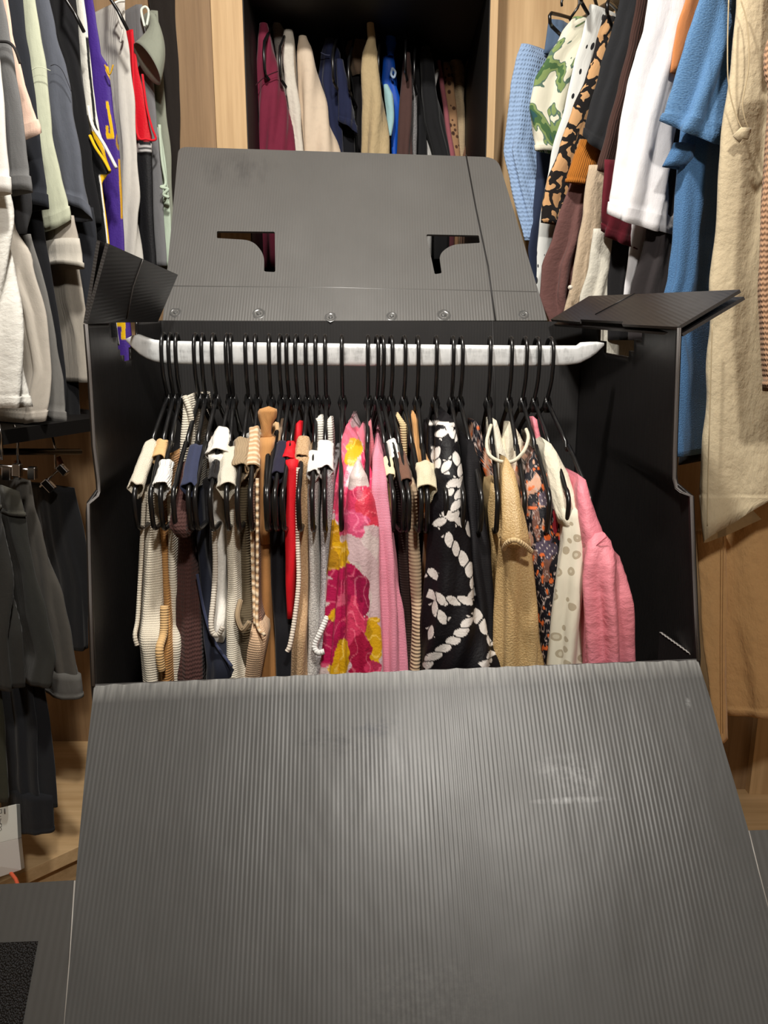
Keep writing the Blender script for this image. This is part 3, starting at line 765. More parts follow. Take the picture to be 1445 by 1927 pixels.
m = fab((222, 202, 172), 'stripe', c2=(196, 160, 120)); m2 = fab((150, 112, 92), 'rib'); m3 = fab((214, 180, 146), 'knit'); garment('knitted_vest', 'beige and tan striped knit tank with a fan-shaped ribbed armhole', 'top', [
    strap(9, 812, 884, 28, 26, m), body(m2, [(884, 468, 486, 1.05), (1000, 472, 484, 1.04), (1120, 474, 487, 1.02), (1180, 472, 494, .99)], extend=0),
    body(m3, [(1175, 474, 490, .985), (1200, 468, 499, .965), (1230, 463, 497, .965), (1300, 458, 486, .975)], name='lower_body'),
    vbar(m, [(471, 900, 1.035), (474, 1000, 1.03), (477, 1100, 1.005), (480, 1175, .98)], .0028, 'front_trim'), vbar(m, [(484, 900, 1.03), (484, 1100, 1.0), (484, 1175, .975), (498, 1195, .955)], .0024)])
m = fab((206, 150, 92), 'ribv', .5); m2 = fab((158, 110, 62), 'plain'); 
def halter(mat):
    mb = MB(); S = [(771, 487, 519), (776, 484, 519.5), (786, 485, 519), (800, 490, 512), (815, 492, 510), (826, 489, 514)]
    loft(mb, [(a, b, c, 1.07) for a, b, c in S], dep=.028, fold=.25, nf=18, wl=.01, step=.004, cap=True); return mb.build('neck_strap', mat, solid=.001)
garment('halter_camisole', 'rust tan halter top with a flared wooden-coloured neck strap', 'top', [halter(m),
    body(m, [(826, 486, 516, 1.06), (870, 484, 510, 1.05), (960, 484, 504, 1.05), (1000, 486, 510, 1.05)], dep=.1, name='bust', extend=.02),
    body(m2, [(940, 484, 508, 1.06), (1060, 486, 512, 1.05), (1150, 486, 514, 1.03), (1300, 484, 520, 1.0)])])
m = fab((200, 166, 124), 'plain'); garment('camisole', 'beige satin strap top behind the rust halter', 'top', [
    body(m, [(798, 512, 524, 1.11), (830, 510, 528, 1.10), (880, 512, 526, 1.10)], dep=.1, extend=.25)])
m = fab((36, 34, 54), 'plain'); mk = fab((12, 12, 18), 'plain'); garment('camisole', 'navy black strap top with a knotted strap beside the red one', 'top', [
    strap(12, 838, 898, 26, 26, m), body(mk, [(898, 508, 526, 1.05), (1000, 506, 530, 1.05), (1100, 508, 536, 1.04), (1200, 514, 546, 1.0), (1300, 516, 550, .98)])])
m = fab((214, 22, 36), 'plain', rough=.6); garment('camisole', 'bright red strap top that narrows to a point', 'top', [
    body(m, [(798, 556, 566, 1.13), (830, 552, 568, 1.12), (860, 552, 562, 1.12)], dep=.05, name='back_strap', extend=0),
    strap(13, 836, 870, 24, 26, m), body(m, [(868, 536, 560, 1.03), (950, 538, 556, 1.02), (1020, 536, 556, 1.01), (1100, 538, 552, 1.0), (1165, 541, 550, 1.0)], extend=0, dep=.2)])
m = fab((204, 172, 134), 'speck', c2=(170, 134, 96)); mw = fab((224, 212, 196), 'rib'); garment('knitted_vest', 'sand melange knit tank with a pale rolled armhole', 'top', [
    strap(14, 828, 866, 30, 30, m), body(m, [(862, 557, 582, 1.04), (950, 558, 580, 1.04), (1050, 562, 578, 1.03), (1120, 558, 577, 1.01), (1200, 551, 577, .98), (1320, 545, 578, .975)]),
    vbar(mw, [(562, 880, 1.03), (560, 1000, 1.02), (562, 1090, 1.0), (555, 1160, .98), (546, 1212, .965), (540, 1226, .962)], .0034)])
m = fab((238, 236, 230), 'terry'); mg = fab((206, 202, 196), 'speck', c2=(150, 146, 142)); garment('camisole', 'white towelling strap top left of the printed one', 'top', [
    strap(15, 856, 896, 24, 24, m), body(mg, [(892, 578, 600, 1.03), (980, 578, 600, 1.03), (1100, 580, 602, 1.02), (1200, 578, 602, 1.0), (1320, 572, 596, .98)])])
m = fab((240, 238, 234), 'floral', c2=(150, 150, 152), c3=(24, 24, 28), size=2.4); ms = fab((196, 190, 190), 'speck', c2=(130, 126, 132)); mw = fab((238, 236, 232), 'rib'); garment('printed_camisole', 'white top with a black rose print on its strap and a braided side edge', 'top', [
    strap(16, 838, 888, 34, 32, m), body(ms, [(885, 604, 628, 1.03), (960, 602, 626, 1.03), (1080, 602, 620, 1.02), (1180, 598, 616, 1.0), (1320, 592, 612, .98)]),
    vbar(mw, [(616, 1160, .99), (603, 1190, .98), (592, 1215, .975), (598, 1228, .97), (610, 1226, .97)], .0042)])
m = fab((226, 222, 212), 'rib'); garment('knitted_jumper', 'white ribbed knit back of neck peeping up behind the black rose print top', 'top', [
    body(m, [(788, 594, 606, 1.13), (830, 592, 612, 1.12), (870, 594, 610, 1.12)], dep=.08, extend=.2), body(m, [(790, 616, 624, 1.12), (820, 614, 627, 1.11), (870, 616, 628, 1.11)], dep=.06, extend=.2, name='shoulder')])

def blob(px, py, cx, cy, rx, ry, w=.25):
    q = ((px - cx) / rx) ** 2 + ((py - cy) / ry) ** 2
    return q < 1 + w * 3 * noise.noise(Vector((px * .07, py * .07, cx)))
def flower(px, py):
    n_ = noise.noise(Vector((px * .05, py * .02, 1)))
    lines = abs(noise.noise(Vector((px * .045, py * .03, 8)))) < .045
    c = s2l((222, 192, 196)) if n_ < .2 else s2l((226, 206, 204))
    for (cx, cy, rx, ry, k) in FL:
        if blob(px, py, cx, cy, rx, ry): c = k
    if lines and c[0] - c[1] > .25: c = tuple(min(1, x * 1.25 + .10) for x in c)
    elif noise.noise(Vector((px * .06, py * .05, 3))) > .28 and c[0] - c[1] > .25: c = tuple(x * .72 for x in c)
    return c
PK, MG, YE, RO = s2l((226, 62, 104)), s2l((188, 24, 84)), s2l((232, 178, 26)), s2l((226, 108, 132))
FL = [(655, 820, 22, 22, RO), (640, 870, 16, 60, RO), (695, 880, 16, 50, PK), (668, 842, 16, 18, YE), (662, 862, 12, 16, YE), (634, 915, 16, 50, PK), (640, 880, 8, 20, PK),
      (668, 950, 40, 34, PK), (695, 955, 28, 34, s2l((226, 60, 84))), (662, 985, 30, 26, s2l((230, 86, 130))), (626, 1010, 12, 34, s2l((206, 150, 20))), (642, 1052, 16, 34, YE), (620, 1050, 14, 30, s2l((190, 140, 30))),
      (652, 1110, 34, 48, MG), (680, 1120, 16, 46, s2l((160, 16, 72))), (648, 1165, 36, 50, MG), (664, 1180, 20, 50, PK), (626, 1160, 8, 12, YE), (622, 1220, 30, 36, MG), (690, 1190, 12, 30, PK),
      (703, 1205, 17, 42, YE), (678, 1232, 22, 44, s2l((176, 24, 66))), (645, 1235, 14, 32, YE), (628, 1262, 16, 12, YE), (700, 1255, 16, 12, PK), (640, 1320, 40, 36, MG), (690, 1340, 30, 30, PK)]
mp = fab(None, 'col', rough=.38, spec=.6)
garment('brocade_dress', 'pink, magenta and gold floral brocade dress with a satin sheen', 'dress', [
    body(mp, [(803, 650, 660, 1.10), (830, 644, 676, 1.07), (870, 637, 692, 1.03), (930, 628, 703, 1.0), (1000, 622, 712, .985), (1100, 612, 720, .975), (1200, 604, 724, .965), (1340, 592, 726, .955)], dep=.28, colf=flower, nf=130, ns=14, step=.002, fold=.55, wl=.024, name='body', extend=0.2),
    body(mp, [(872, 668, 678, 1.0), (900, 656, 690, .985), (950, 650, 704, .972), (1000, 646, 712, .965), (1060, 642, 716, .960), (1200, 640, 722, .952), (1340, 640, 726, .944)], dep=.05, colf=lambda x, y: flower(x, y) if y > 915 else s2l((224, 204, 200)), nf=110, ns=5, step=.002, fold=.45, name='overlay', extend=.2)])
m = fab((206, 122, 132), 'rib', .6); garment('ribbed_vest', 'dusty pink ribbed top rising behind the pale pink fuzzy knit', 'top', [
    body(fab((204, 112, 130), 'plain'), [(808, 676, 684, 1.13), (840, 672, 692, 1.12), (900, 680, 700, 1.1)], dep=.12, extend=.2), body(m, [(795, 693, 698, 1.12), (840, 689, 703, 1.11), (900, 690, 704, 1.1)], dep=.08, extend=.2, name='shoulder')])
m = fab((240, 152, 174), 'terry', .7); garment('fuzzy_knit', 'pale pink fuzzy knit jumper with soft vertical folds', 'jumper', [
    body(m, [(840, 705, 713, 1.05), (860, 699, 721, 1.03), (920, 698, 728, 1.0), (1000, 704, 738, .985), (1080, 712, 746, .975), (1160, 718, 756, .97), (1300, 722, 768, .96)], fold=1.3, wl=.020, nf=30, step=.008)])
m = fab((238, 236, 230), 'plain'); md = fab((44, 30, 30), 'rib'); garment('camisole', 'small white strap top beside the pale pink knit', 'top', [
    strap(20, 832, 868, 22, 18, m), body(md, [(905, 738, 752, 1.06), (1100, 748, 764, 1.05), (1300, 758, 774, 1.03)])])
m = fab((230, 214, 178), 'plain'); garment('camisole', 'cream strap top with its strap folded low over the hanger', 'top', [
    strap(19, 864, 900, 22, 18, m), body(fab((196, 160, 110), 'plain'), [(900, 730, 738, 1.08), (1100, 738, 748, 1.08), (1300, 748, 758, 1.06)])])
m = fab((118, 84, 68), 'rib', .6); garment('ribbed_vest', 'dark brown fine-ribbed strap top left of the cream twisted one', 'top', [
    strap(21, 858, 908, 22, 22, m), body(fab((48, 32, 28), 'rib'), [(905, 750, 766, 1.05), (1050, 752, 770, 1.04), (1200, 758, 778, 1.02), (1300, 760, 780, 1.0)])])
m = fab((232, 220, 188), 'terry'); m2 = fab((196, 170, 140), 'rib', 1.4); garment('twisted_camisole', 'cream top with a thick twisted strap and ribbed edge', 'top', [
    strap(23, 878, 930, 40, 36, m, bow=.006), body(m2, [(925, 772, 786, 1.04), (1000, 770, 786, 1.04), (1100, 772, 792, 1.02), (1180, 776, 797, 1.0), (1300, 768, 790, .99)]), body(fab((222, 196, 150), 'rib'), [(782, 745, 752, 1.13), (800, 752, 764, 1.12), (850, 756, 766, 1.12)], dep=.05, name='back_neckband', extend=.1)])
m = fab((206, 154, 98), 'ribv', 1.1); garment('knitted_jumper', 'orange tan cable knit top tight against the rope print dress', 'top', [
    body(m, [(780, 774, 782, 1.14), (820, 778, 794, 1.13), (870, 786, 802, 1.1)], dep=.08, name='back_shoulder', extend=.1),
    body(m, [(868, 796, 808, 1.04), (900, 798, 816, 1.02), (960, 806, 822, 1.01), (1010, 808, 820, 1.01)], dep=.2, extend=0), body(fab((140, 96, 62), 'plain'), [(985, 798, 818, 1.04), (1100, 794, 808, 1.04), (1300, 780, 800, 1.02)], name='lower_body')])

ROPES = [[(850, 856), (866, 870), (871, 898), (867, 925), (858, 952), (852, 980)], [(860, 900), (848, 916), (841, 930)], [(841, 866), (837, 892)], [(821, 992), (834, 973), (850, 966)], [(856, 984), (872, 982), (886, 998), (892, 1016)],
         [(838, 1005), (856, 1030), (874, 1055), (886, 1080), (892, 1105), (886, 1128), (862, 1132), (838, 1130), (820, 1122), (804, 1118)], [(812, 1134), (822, 1152), (842, 1170)], [(804, 1078), (824, 1084)],
         [(884, 1160), (872, 1185), (854, 1205), (836, 1220), (812, 1238), (800, 1255)], [(892, 1150), (912, 1180), (926, 1215)], [(918, 1150), (936, 1200), (958, 1245)], [(905, 1255), (918, 1245), (926, 1225)],
         [(824, 824), (836, 808), (852, 812), (862, 828)], [(819, 842), (820, 880)], [(806, 1180), (814, 1200)]]
def rope(px, py):
    if abs(px - 832) < 26 and (abs(py - 797 - (px - 832) * .1) < 3.5): return s2l((226, 220, 214))
    for R_ in ROPES:
        s0 = 0
        for (ax, ay), (bx, by) in zip(R_, R_[1:]):
            dx, dy = bx - ax, by - ay; L = math.hypot(dx, dy); t = ((px - ax) * dx + (py - ay) * dy) / (L * L)
            if -.02 <= t <= 1.02:
                d = ((px - ax) * dy - (py - ay) * dx) / L; s_ = s0 + t * L + d * .75
                f = (s_ / 23.0) % 1.0; w = 9.5 * (max(0, 1 - (2 * f - 1) ** 2)) ** .42
                if abs(d) < w and .06 < f < .94: return s2l((228, 222, 216))
            s0 += L
    return s2l((17, 15, 19))
mr = fab(None, 'col', 1.01, rough=.55)
garment('rope_print_dress', 'black dress printed with white twisted rope', 'dress', [
    body(mr, [(783, 836, 848, 1.09), (800, 822, 859, 1.06), (840, 820, 866, 1.03), (900, 820, 874, 1.0), (960, 814, 882, .985), (1050, 806, 892, .975), (1130, 802, 900, .965), (1200, 797, 922, .955), (1260, 790, 955, .95), (1340, 784, 985, .945)],
         dep=.30, colf=rope, nf=200, ns=22, step=.0014, fold=.35, wl=.04, extend=.15),
    body(mr, [(798, 806, 816, 1.10), (850, 804, 820, 1.09), (920, 812, 826, 1.07)], dep=.1, colf=rope, nf=24, ns=8, step=.003, name='back_collar', extend=.05)])
m = fab((28, 24, 28), 'plain', rough=.5); garment('black_shirt', 'black satin top tucked behind the right of the rope print dress', 'top', [
    body(m, [(800, 800, 812, 1.16), (850, 798, 818, 1.15), (1000, 880, 905, 1.10)], dep=.1, extend=.2)])
m = fab((20, 18, 22), 'terry', .5, rough=.6); garment('velvet_shirt', 'black velvet top right of the rope print dress', 'top', [
    body(m, [(836, 880, 893, 1.05), (870, 876, 902, 1.03), (950, 878, 912, 1.01), (1050, 886, 924, .995), (1150, 898, 930, .99), (1300, 900, 935, .985)], fold=1.2, nf=24)])
m = fab((214, 184, 132), 'speck', c2=(190, 154, 102), rough=.42, spec=.6); garment('gold_blouse', 'gold sand shimmering blouse with a lace-edged cap sleeve', 'blouse', [
    body(m, [(915, 925, 950, 1.04), (960, 922, 965, 1.03), (1040, 930, 985, 1.01), (1120, 928, 1005, 1.0), (1200, 926, 1015, .985), (1330, 930, 1026, .97)], nf=36, fold=1.1, wl=.036),
    body(m, [(868, 950, 959, 1.02), (885, 946, 969, 1.0), (930, 947, 982, .975), (1000, 950, 994, .955), (1032, 946, 1000, .95)], dep=.075, name='cap_sleeve', extend=0, nf=30, fold=.5),
    body(m, [(1020, 944, 1000, .972), (1100, 940, 1010, .966), (1200, 938, 1020, .962), (1330, 938, 1030, .958)], dep=.06, name='lower_sleeve', extend=.1, nf=30, fold=.9, wl=.03),
    vbar(fab((222, 194, 146), 'rib'), [(948, 1033, .955), (954, 1022, .943), (968, 1016, .936), (984, 1024, .938), (1000, 1038, .95)], .0035, 'lace_edge')])
m = fab((222, 216, 198), 'linen', rough=.6); m_l = fab((222, 214, 192), 'linen', rough=.6)
garment('lace_blouse', 'ivory satin blouse with an open round lace collar', 'blouse', [
    vbar(m_l, [(924, 800, 1.11), (916, 830, 1.08), (920, 855, 1.05), (940, 868, 1.035), (965, 868, 1.035), (985, 850, 1.05), (994, 825, 1.08), (990, 808, 1.11)], .0027, 'collar'),
    body(m, [(792, 922, 934, 1.15), (820, 918, 944, 1.14), (860, 926, 960, 1.12)], dep=.07, name='back_yoke', extend=.12),
    body(m_l, [(800, 958, 966, 1.15), (830, 948, 988, 1.13), (880, 946, 990, 1.12)], dep=.07, name='inner_lace', extend=.15)])
def darkfl(px, py):
    c = s2l((20, 18, 26))
    q = noise.noise(Vector((px * .055, py * .03, 4))); q2 = noise.noise(Vector((px * .12, py * .08, 9)))
    if py < 1110 and q > .12 and px < 1030: c = s2l((202, 156, 130))
    if q < -.28: c = s2l((120, 84, 72))
    if q2 > .36: c = s2l((226, 112, 56))
    if abs(q2 - .1) < .035: c = s2l((196, 176, 168))
    for (cx, cy, rx, ry, k, w) in ((1034, 936, 20, 20, (96, 84, 98), .2), (1030, 965, 14, 14, (14, 12, 20), .2), (1060, 955, 14, 42, (78, 40, 38), .2), (1046, 985, 5, 26, (150, 40, 50), .3), (1028, 1030, 18, 20, (84, 74, 92), .4), (1062, 1014, 9, 8, (214, 52, 56), .2), (1030, 1012, 6, 6, (232, 104, 40), .2)):
        if blob(px, py, cx, cy, rx, ry, w):
            c = s2l(k)
            if k[0] in (96, 84, 78) and (int(px * .22) + int(py * .18)) % 3 == 0 and abs(px * .22 % 1 - .5) < .2 and abs(py * .18 % 1 - .5) < .25: c = s2l((226, 214, 208))
    return c
garment('floral_blouse', 'black blouse printed with dusky flowers and orange blossoms', 'blouse', [
    body(mr, [(850, 1000, 1012, 1.07), (875, 990, 1024, 1.05), (920, 984, 1046, 1.02), (980, 984, 1064, 1.0), (1060, 992, 1070, .99), (1150, 1008, 1062, .985), (1330, 1018, 1052, .98)], colf=darkfl, nf=120, ns=12, step=.002, fold=.5, wl=.03, extend=.15),
    body(mr, [(800, 893, 905, 1.13), (840, 888, 912, 1.12), (900, 915, 940, 1.11)], dep=.12, colf=darkfl, nf=24, ns=8, step=.004, name='back_shoulder', extend=.1)])
m = fab((224, 218, 198), 'rings', c2=(178, 166, 142), c3=(204, 196, 174), size=.9); mp_ = fab((228, 220, 198), 'linen'); garment('spotted_blouse', 'cream blouse with faint grey leopard spots', 'blouse', [
    body(mp_, [(836, 1026, 1038, 1.06), (850, 1024, 1050, 1.05), (900, 1034, 1074, 1.02), (950, 1045, 1092, .995), (990, 1056, 1100, .98)], dep=.2, name='shoulder', extend=0, nf=30),
    body(m, [(960, 1060, 1098, .985), (1020, 1066, 1106, .97), (1100, 1058, 1108, .96), (1200, 1048, 1109, .955), (1340, 1036, 1110, .95)], nf=36, fold=1.0, wl=.03)])
m = fab((228, 134, 148), 'crinkle', rough=.5, spec=.4); m2 = fab((232, 140, 152), 'crinkle', 1.01, rough=.5, spec=.4); garment('puff_sleeve_blouse', 'pink crinkled blouse with a full puff sleeve, furthest right in the black box', 'blouse', [
    body(m, [(904, 1090, 1104, 1.0), (925, 1088, 1110, .985), (970, 1092, 1124, .97), (1012, 1098, 1142, .955), (1050, 1100, 1145, .955)], dep=.12, name='shoulder', extend=0, nf=26, fold=.25, wrinkle=.7),
    body(m2, [(1005, 1118, 1142, .955), (1025, 1106, 1156, .945), (1060, 1104, 1174, .935), (1100, 1103, 1185, .93), (1140, 1106, 1193, .925), (1190, 1108, 1196, .925), (1330, 1110, 1196, .925)], dep=.13, name='puff_sleeve', extend=.05, nf=44, fold=1.5, wl=.031, taper=.8, wrinkle=1.3),
    body(m, [(790, 1002, 1012, 1.13), (840, 1010, 1022, 1.12)], dep=.05, name='back_shoulder', extend=.0),
    seam('shoulder_seam', fab((176, 84, 98), 'plain'), [(1142, 1010, .945), (1125, 1024, .945), (1110, 1040, .95), (1106, 1052, .955)], .0007)])
# ---------------------------------------------------------------- clothes on the left rail
AXL, AXR = (-.75, .55, 0), (.75, .6, 0)
def py_of(z, Y):
    v = Vector((0, Y, z)); return pix(v)[1]
def up(rows, z=1.95, k=.8):
    a, b = rows[0], rows[1]; py = py_of(z, a[3])
    if py > a[0] - 8: return rows
    sl = (b[1] - a[1]) / (b[0] - a[0]); sr_ = (b[2] - a[2]) / (b[0] - a[0]); sl, sr_ = max(-.4, min(.4, sl)) * k, max(-.4, min(.4, sr_)) * k
    d = a[0] - py; xl_, xr_ = a[1] - sl * d, a[2] - sr_ * d
    if xr_ - xl_ < 6: m_ = (xl_ + xr_) / 2; xl_, xr_ = m_ - 3, m_ + 3
    return [(py, xl_, xr_) + tuple(a[3:])] + list(rows)
def C(mat, Y, rows, axis, name='body', dep=.3, topz=1.95, **kw):
    rows = [(r[0], r[1], r[2], Y + (r[3] if len(r) > 3 else 0), 1.0, r[4] if len(r) > 4 else 0) for r in rows]
    if topz: rows = up(rows, topz)
    lim = 1.805 if axis is AXL else (1.885 if axis is AXR else 2.57)
    dep = max(.03, min(dep, (lim - Y - .012) / Vector(axis).normalized().y - .015))
    kw.setdefault('nf', 22); kw.setdefault('ns', 6); kw.setdefault('wl', .03); kw.setdefault('fold', .7); kw.setdefault('step', .010)
    return cloth(name, mat, rows, axis=axis, dep=dep, **kw)
def CL(mat, Y, rows, name='body', **kw): return C(mat, Y, rows, AXL, name, **kw)
def CR(mat, Y, rows, name='body', **kw): return C(mat, Y, rows, AXR, name, **kw)
SL = dict(dep=.16, hem=.02, nf=24, fold=.35)
LG = 'clothes on the left wardrobe rail'
m = fab((232, 230, 222), 'crinkle'); m2 = fab((226, 224, 218), 'plain')
garment('t_shirt', 'white crinkled cotton t-shirt at the left edge, its body hanging to the middle shelf', 't-shirt', [
    CL(m2, 1.17, [(-20, -60, -8), (60, -60, 2), (120, -58, 14), (200, -50, 20), (360, -40, 33, 0, 6)], name='sleeve', **SL),
    CL(m, 1.20, [(300, -70, 20), (400, -70, 38), (500, -75, 52), (600, -80, 66), (700, -80, 76), (768, -80, 87)], topz=0, hem=.016, nf=34, fold=1.2, wl=.05, wrinkle=1.8)])
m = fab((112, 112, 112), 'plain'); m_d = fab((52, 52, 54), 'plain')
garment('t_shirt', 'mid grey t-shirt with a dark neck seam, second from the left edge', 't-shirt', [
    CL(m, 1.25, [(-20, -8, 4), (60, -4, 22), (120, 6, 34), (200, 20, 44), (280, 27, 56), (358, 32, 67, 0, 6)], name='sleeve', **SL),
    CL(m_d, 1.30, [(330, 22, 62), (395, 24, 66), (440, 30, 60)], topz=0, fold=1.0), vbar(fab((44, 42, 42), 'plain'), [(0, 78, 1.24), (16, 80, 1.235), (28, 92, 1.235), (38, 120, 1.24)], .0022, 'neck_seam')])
m = fab((196, 188, 176), 'plain')
garment('long_shirt', 'pale taupe long shirt hanging below the white crinkled t-shirt', 'shirt', [
    CL(m, 1.29, [(372, -5, 26), (420, 4, 36), (500, 20, 74), (600, 50, 92), (700, 66, 102), (794, 50, 96, 0, -8)], topz=0, hem=.016, nf=28, fold=1.1)])
m = fab((232, 198, 178), 'plain')
garment('t_shirt', 'peach pink t-shirt whose folded sleeve hem points right', 't-shirt', [
    CL(m, 1.31, [(-20, 4, 16), (60, 8, 24), (150, 30, 50), (200, 42, 66), (255, 50, 85, 0, -16)], name='sleeve', **SL)])
m = fab((36, 39, 46), 'plain')
garment('t_shirt', 'dark navy t-shirt between the peach and sage t-shirts', 't-shirt', [
    CL(m, 1.36, [(-20, 16, 48), (60, 22, 54), (110, 34, 62), (200, 48, 74), (260, 56, 82), (388, 66, 97, 0, 8)], name='sleeve', **SL),
    CL(fab((22, 23, 27), 'plain'), 1.40, [(360, 52, 80), (450, 60, 90), (600, 84, 118), (700, 96, 126), (785, 100, 128)], topz=0, nf=22, fold=1.1)])
m = fab((192, 196, 172), 'plain'); m2 = fab((186, 190, 162), 'plain')
garment('t_shirt', 'sage green t-shirt with a long sleeve and stitched shoulder seam', 't-shirt', [
    CL(m, 1.41, [(-20, 44, 70), (60, 50, 84), (130, 57, 95), (250, 66, 106), (330, 82, 124), (420, 100, 143, 0, -26)], name='sleeve', **SL),
    seam('shoulder_seam', fab((222, 226, 200), 'plain'), [(58, 133, 1.395), (68, 127, 1.393), (80, 127, 1.393), (95, 133, 1.395)], .0006)])
m = fab((176, 168, 156), 'plain'); garment('long_sleeve_shirt', 'taupe long-sleeved shirt with a rolled cuff under the sage sleeve', 'shirt', [
    CL(m, 1.42, [(405, 112, 148), (450, 116, 157), (478, 118, 160)], topz=0, dep=.08, name='sleeve', fold=.3), CL(fab((200, 194, 182), 'plain'), 1.412, [(448, 115, 158), (500, 119, 168, 0, 10)], topz=0, dep=.09, name='cuff', fold=.2, hem=.008),
    CL(m, 1.47, [(480, 126, 150), (560, 132, 162), (640, 146, 168), (720, 152, 172)], topz=0, dep=.15)])
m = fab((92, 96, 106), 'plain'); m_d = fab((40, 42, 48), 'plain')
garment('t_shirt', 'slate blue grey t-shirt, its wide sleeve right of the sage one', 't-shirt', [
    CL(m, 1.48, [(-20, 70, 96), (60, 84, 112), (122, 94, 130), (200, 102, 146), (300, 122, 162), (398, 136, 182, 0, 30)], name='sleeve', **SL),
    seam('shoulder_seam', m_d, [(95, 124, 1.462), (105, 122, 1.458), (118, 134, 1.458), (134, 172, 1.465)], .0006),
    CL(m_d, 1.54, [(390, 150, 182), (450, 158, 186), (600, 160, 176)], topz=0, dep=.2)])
m = fab((20, 20, 23), 'plain'); garment('t_shirt', 'black t-shirt in the shade behind the slate blue grey sleeve', 't-shirt', [
    CL(m, 1.55, [(-20, 98, 150), (60, 108, 156), (120, 124, 162), (200, 138, 172), (300, 156, 176), (420, 172, 196)], nf=28), CL(m, 1.50, [(440, 88, 118), (600, 120, 150), (720, 128, 156), (800, 130, 160)], topz=0, name='lower_body', nf=26)])
m = fab((122, 120, 116), 'plain'); garment('long_shirt', 'dark grey long shirt with a pale shiny hem just above the middle shelf', 'shirt', [
    CL(m, 1.36, [(440, 46, 62), (560, 76, 96), (640, 92, 112), (720, 98, 126), (794, 96, 130, 0, 4)], topz=0, hem=.018, nf=26, fold=1.1)])
YW = s2l((228, 226, 216)); YY = s2l((236, 188, 20)); YB_ = s2l((18, 18, 20)); PU = s2l((70, 44, 134))
def jers(px, py):
    e = interp([(-60, 150, 0), (0, 152, 0), (100, 162, 0), (230, 174, 0), (262, 186, 0), (320, 214, 0), (340, 222, 0), (900, 300, 0)], py)[1]
    if py < 245: return YB_ if abs(px - e - 4) < 2.4 and py > 70 else YW
    d = px - (171 + (py - 245) * .52)
    if py < 328: return YW if d > 7 else (YY if d > -2 else YB_)
    b = 186 + (py - 330) * .12
    return YB_ if px < b else (YW if px < b + 3 else YY)
mj = fab(None, 'col', rough=.6)
garment('sports_jersey', 'black basketball jersey with white and yellow edging, beside the purple jersey', 'jersey', [
    CL(mj, 1.56, [(-20, 148, 158), (60, 154, 168), (150, 162, 178), (200, 167, 184), (240, 169, 192), (290, 168, 210), (322, 172, 221), (330, 174, 208), (345, 178, 196), (460, 190, 212), (620, 205, 226), (650, 208, 230)], colf=jers, nf=40, step=.004, fold=.2, wrinkle=.5),
    vbar(fab((236, 190, 24), 'plain'), [(169, 255, 1.545), (180, 278, 1.54), (196, 302, 1.54), (207, 322, 1.54)], .0030, 'yellow_band'), vbar(fab((234, 230, 222), 'plain'), [(166, 200, 1.548), (174, 236, 1.54), (196, 272, 1.535), (219, 316, 1.53)], .0032, 'white_band')])
def lak(px, py):
    if 198 < px - (py - 190) * .16 < 203.5 and 190 < py < 256 or (200 < px < 214 and 252 < py < 262): return YY
    if 236 <= py <= 253 and 199 < px < 204: return YY
    if ((px - 225) / 8) ** 2 + ((py - 264) / 20) ** 2 < 1 and ((px - 224) / 4) ** 2 + ((py - 262) / 12) ** 2 > 1: return s2l((150, 116, 40))
    if 608 < py < 640 and 228 < px < 236: return YY
    if 602 < py < 614 and 218 < px < 236: return YY
    if px > 222 + (py - 300) * .05 and 300 < py < 410: return s2l((196, 146, 30))
    if 126 < py < 150 and px > 198 and abs(px - 208) < (150 - py) * .5 + 1: return YY
    return PU
garment('sports_jersey', 'purple basketball jersey with yellow lettering', 'jersey', [
    CL(mj, 1.62, [(-20, 164, 176), (40, 170, 184), (100, 176, 194), (125, 180, 212), (200, 184, 222), (300, 204, 232), (400, 212, 236), (460, 210, 240), (640, 214, 258), (700, 220, 262)], colf=lak, nf=60, step=.0035, fold=.3, wrinkle=.6),
    vbar(fab((196, 150, 30), 'plain'), [(197, 122, 1.60), (206, 140, 1.60), (213, 122, 1.60)], .0016, 'neck_band')])
m = fab((206, 202, 194), 'plain'); garment('tank_vest', 'pale grey tank top with a curled white strap', 'top', [
    CL(m, 1.68, [(2, 226, 238), (50, 222, 241), (100, 225, 248), (200, 230, 257), (300, 237, 262), (372, 238, 268), (400, 236, 270), (500, 236, 275)], topz=0, nf=30, fold=1.1),
    vbar(fab((232, 230, 222), 'plain'), [(234, 2, 1.66), (222, 3, 1.64), (215, 9, 1.635), (220, 24, 1.64), (228, 48, 1.65), (231, 56, 1.655), (226, 80, 1.66)], .0022, 'strap')])
def redt(px, py):
    if py < 258: return s2l((206, 18, 36))
    if py < 268: return s2l((206, 18, 36)) if py < 264 else YB_
    if py < 288 and (272 < py < 277 or 280 < py < 285): return s2l((206, 204, 204))
    return s2l((24, 24, 27))
garment('sports_vest', 'red and black sports vest with white stripes across the join', 'vest', [
    CL(mj, 1.72, [(55, 246, 253), (120, 250, 262), (180, 254, 276), (255, 257, 294), (290, 261, 294), (400, 268, 297), (500, 273, 302), (560, 275, 305)], topz=0, colf=redt, nf=30, step=.004, fold=.5),
    vbar(fab((214, 22, 40), 'plain'), [(249, 60, 1.70), (251, 140, 1.70), (258, 250, 1.695), (276, 262, 1.69), (293, 262, 1.70), (286, 240, 1.70), (276, 200, 1.71), (268, 140, 1.72)], .0024, 'armhole_trim')])
m = fab((120, 120, 122), 'plain'); garment('camisole', 'grey strap top just right of the red vest', 'top', [
    CL(m, 1.75, [(8, 262, 270), (60, 264, 276), (120, 272, 290), (240, 280, 298), (300, 292, 306), (400, 296, 310), (500, 300, 316)], topz=0, nf=24)])
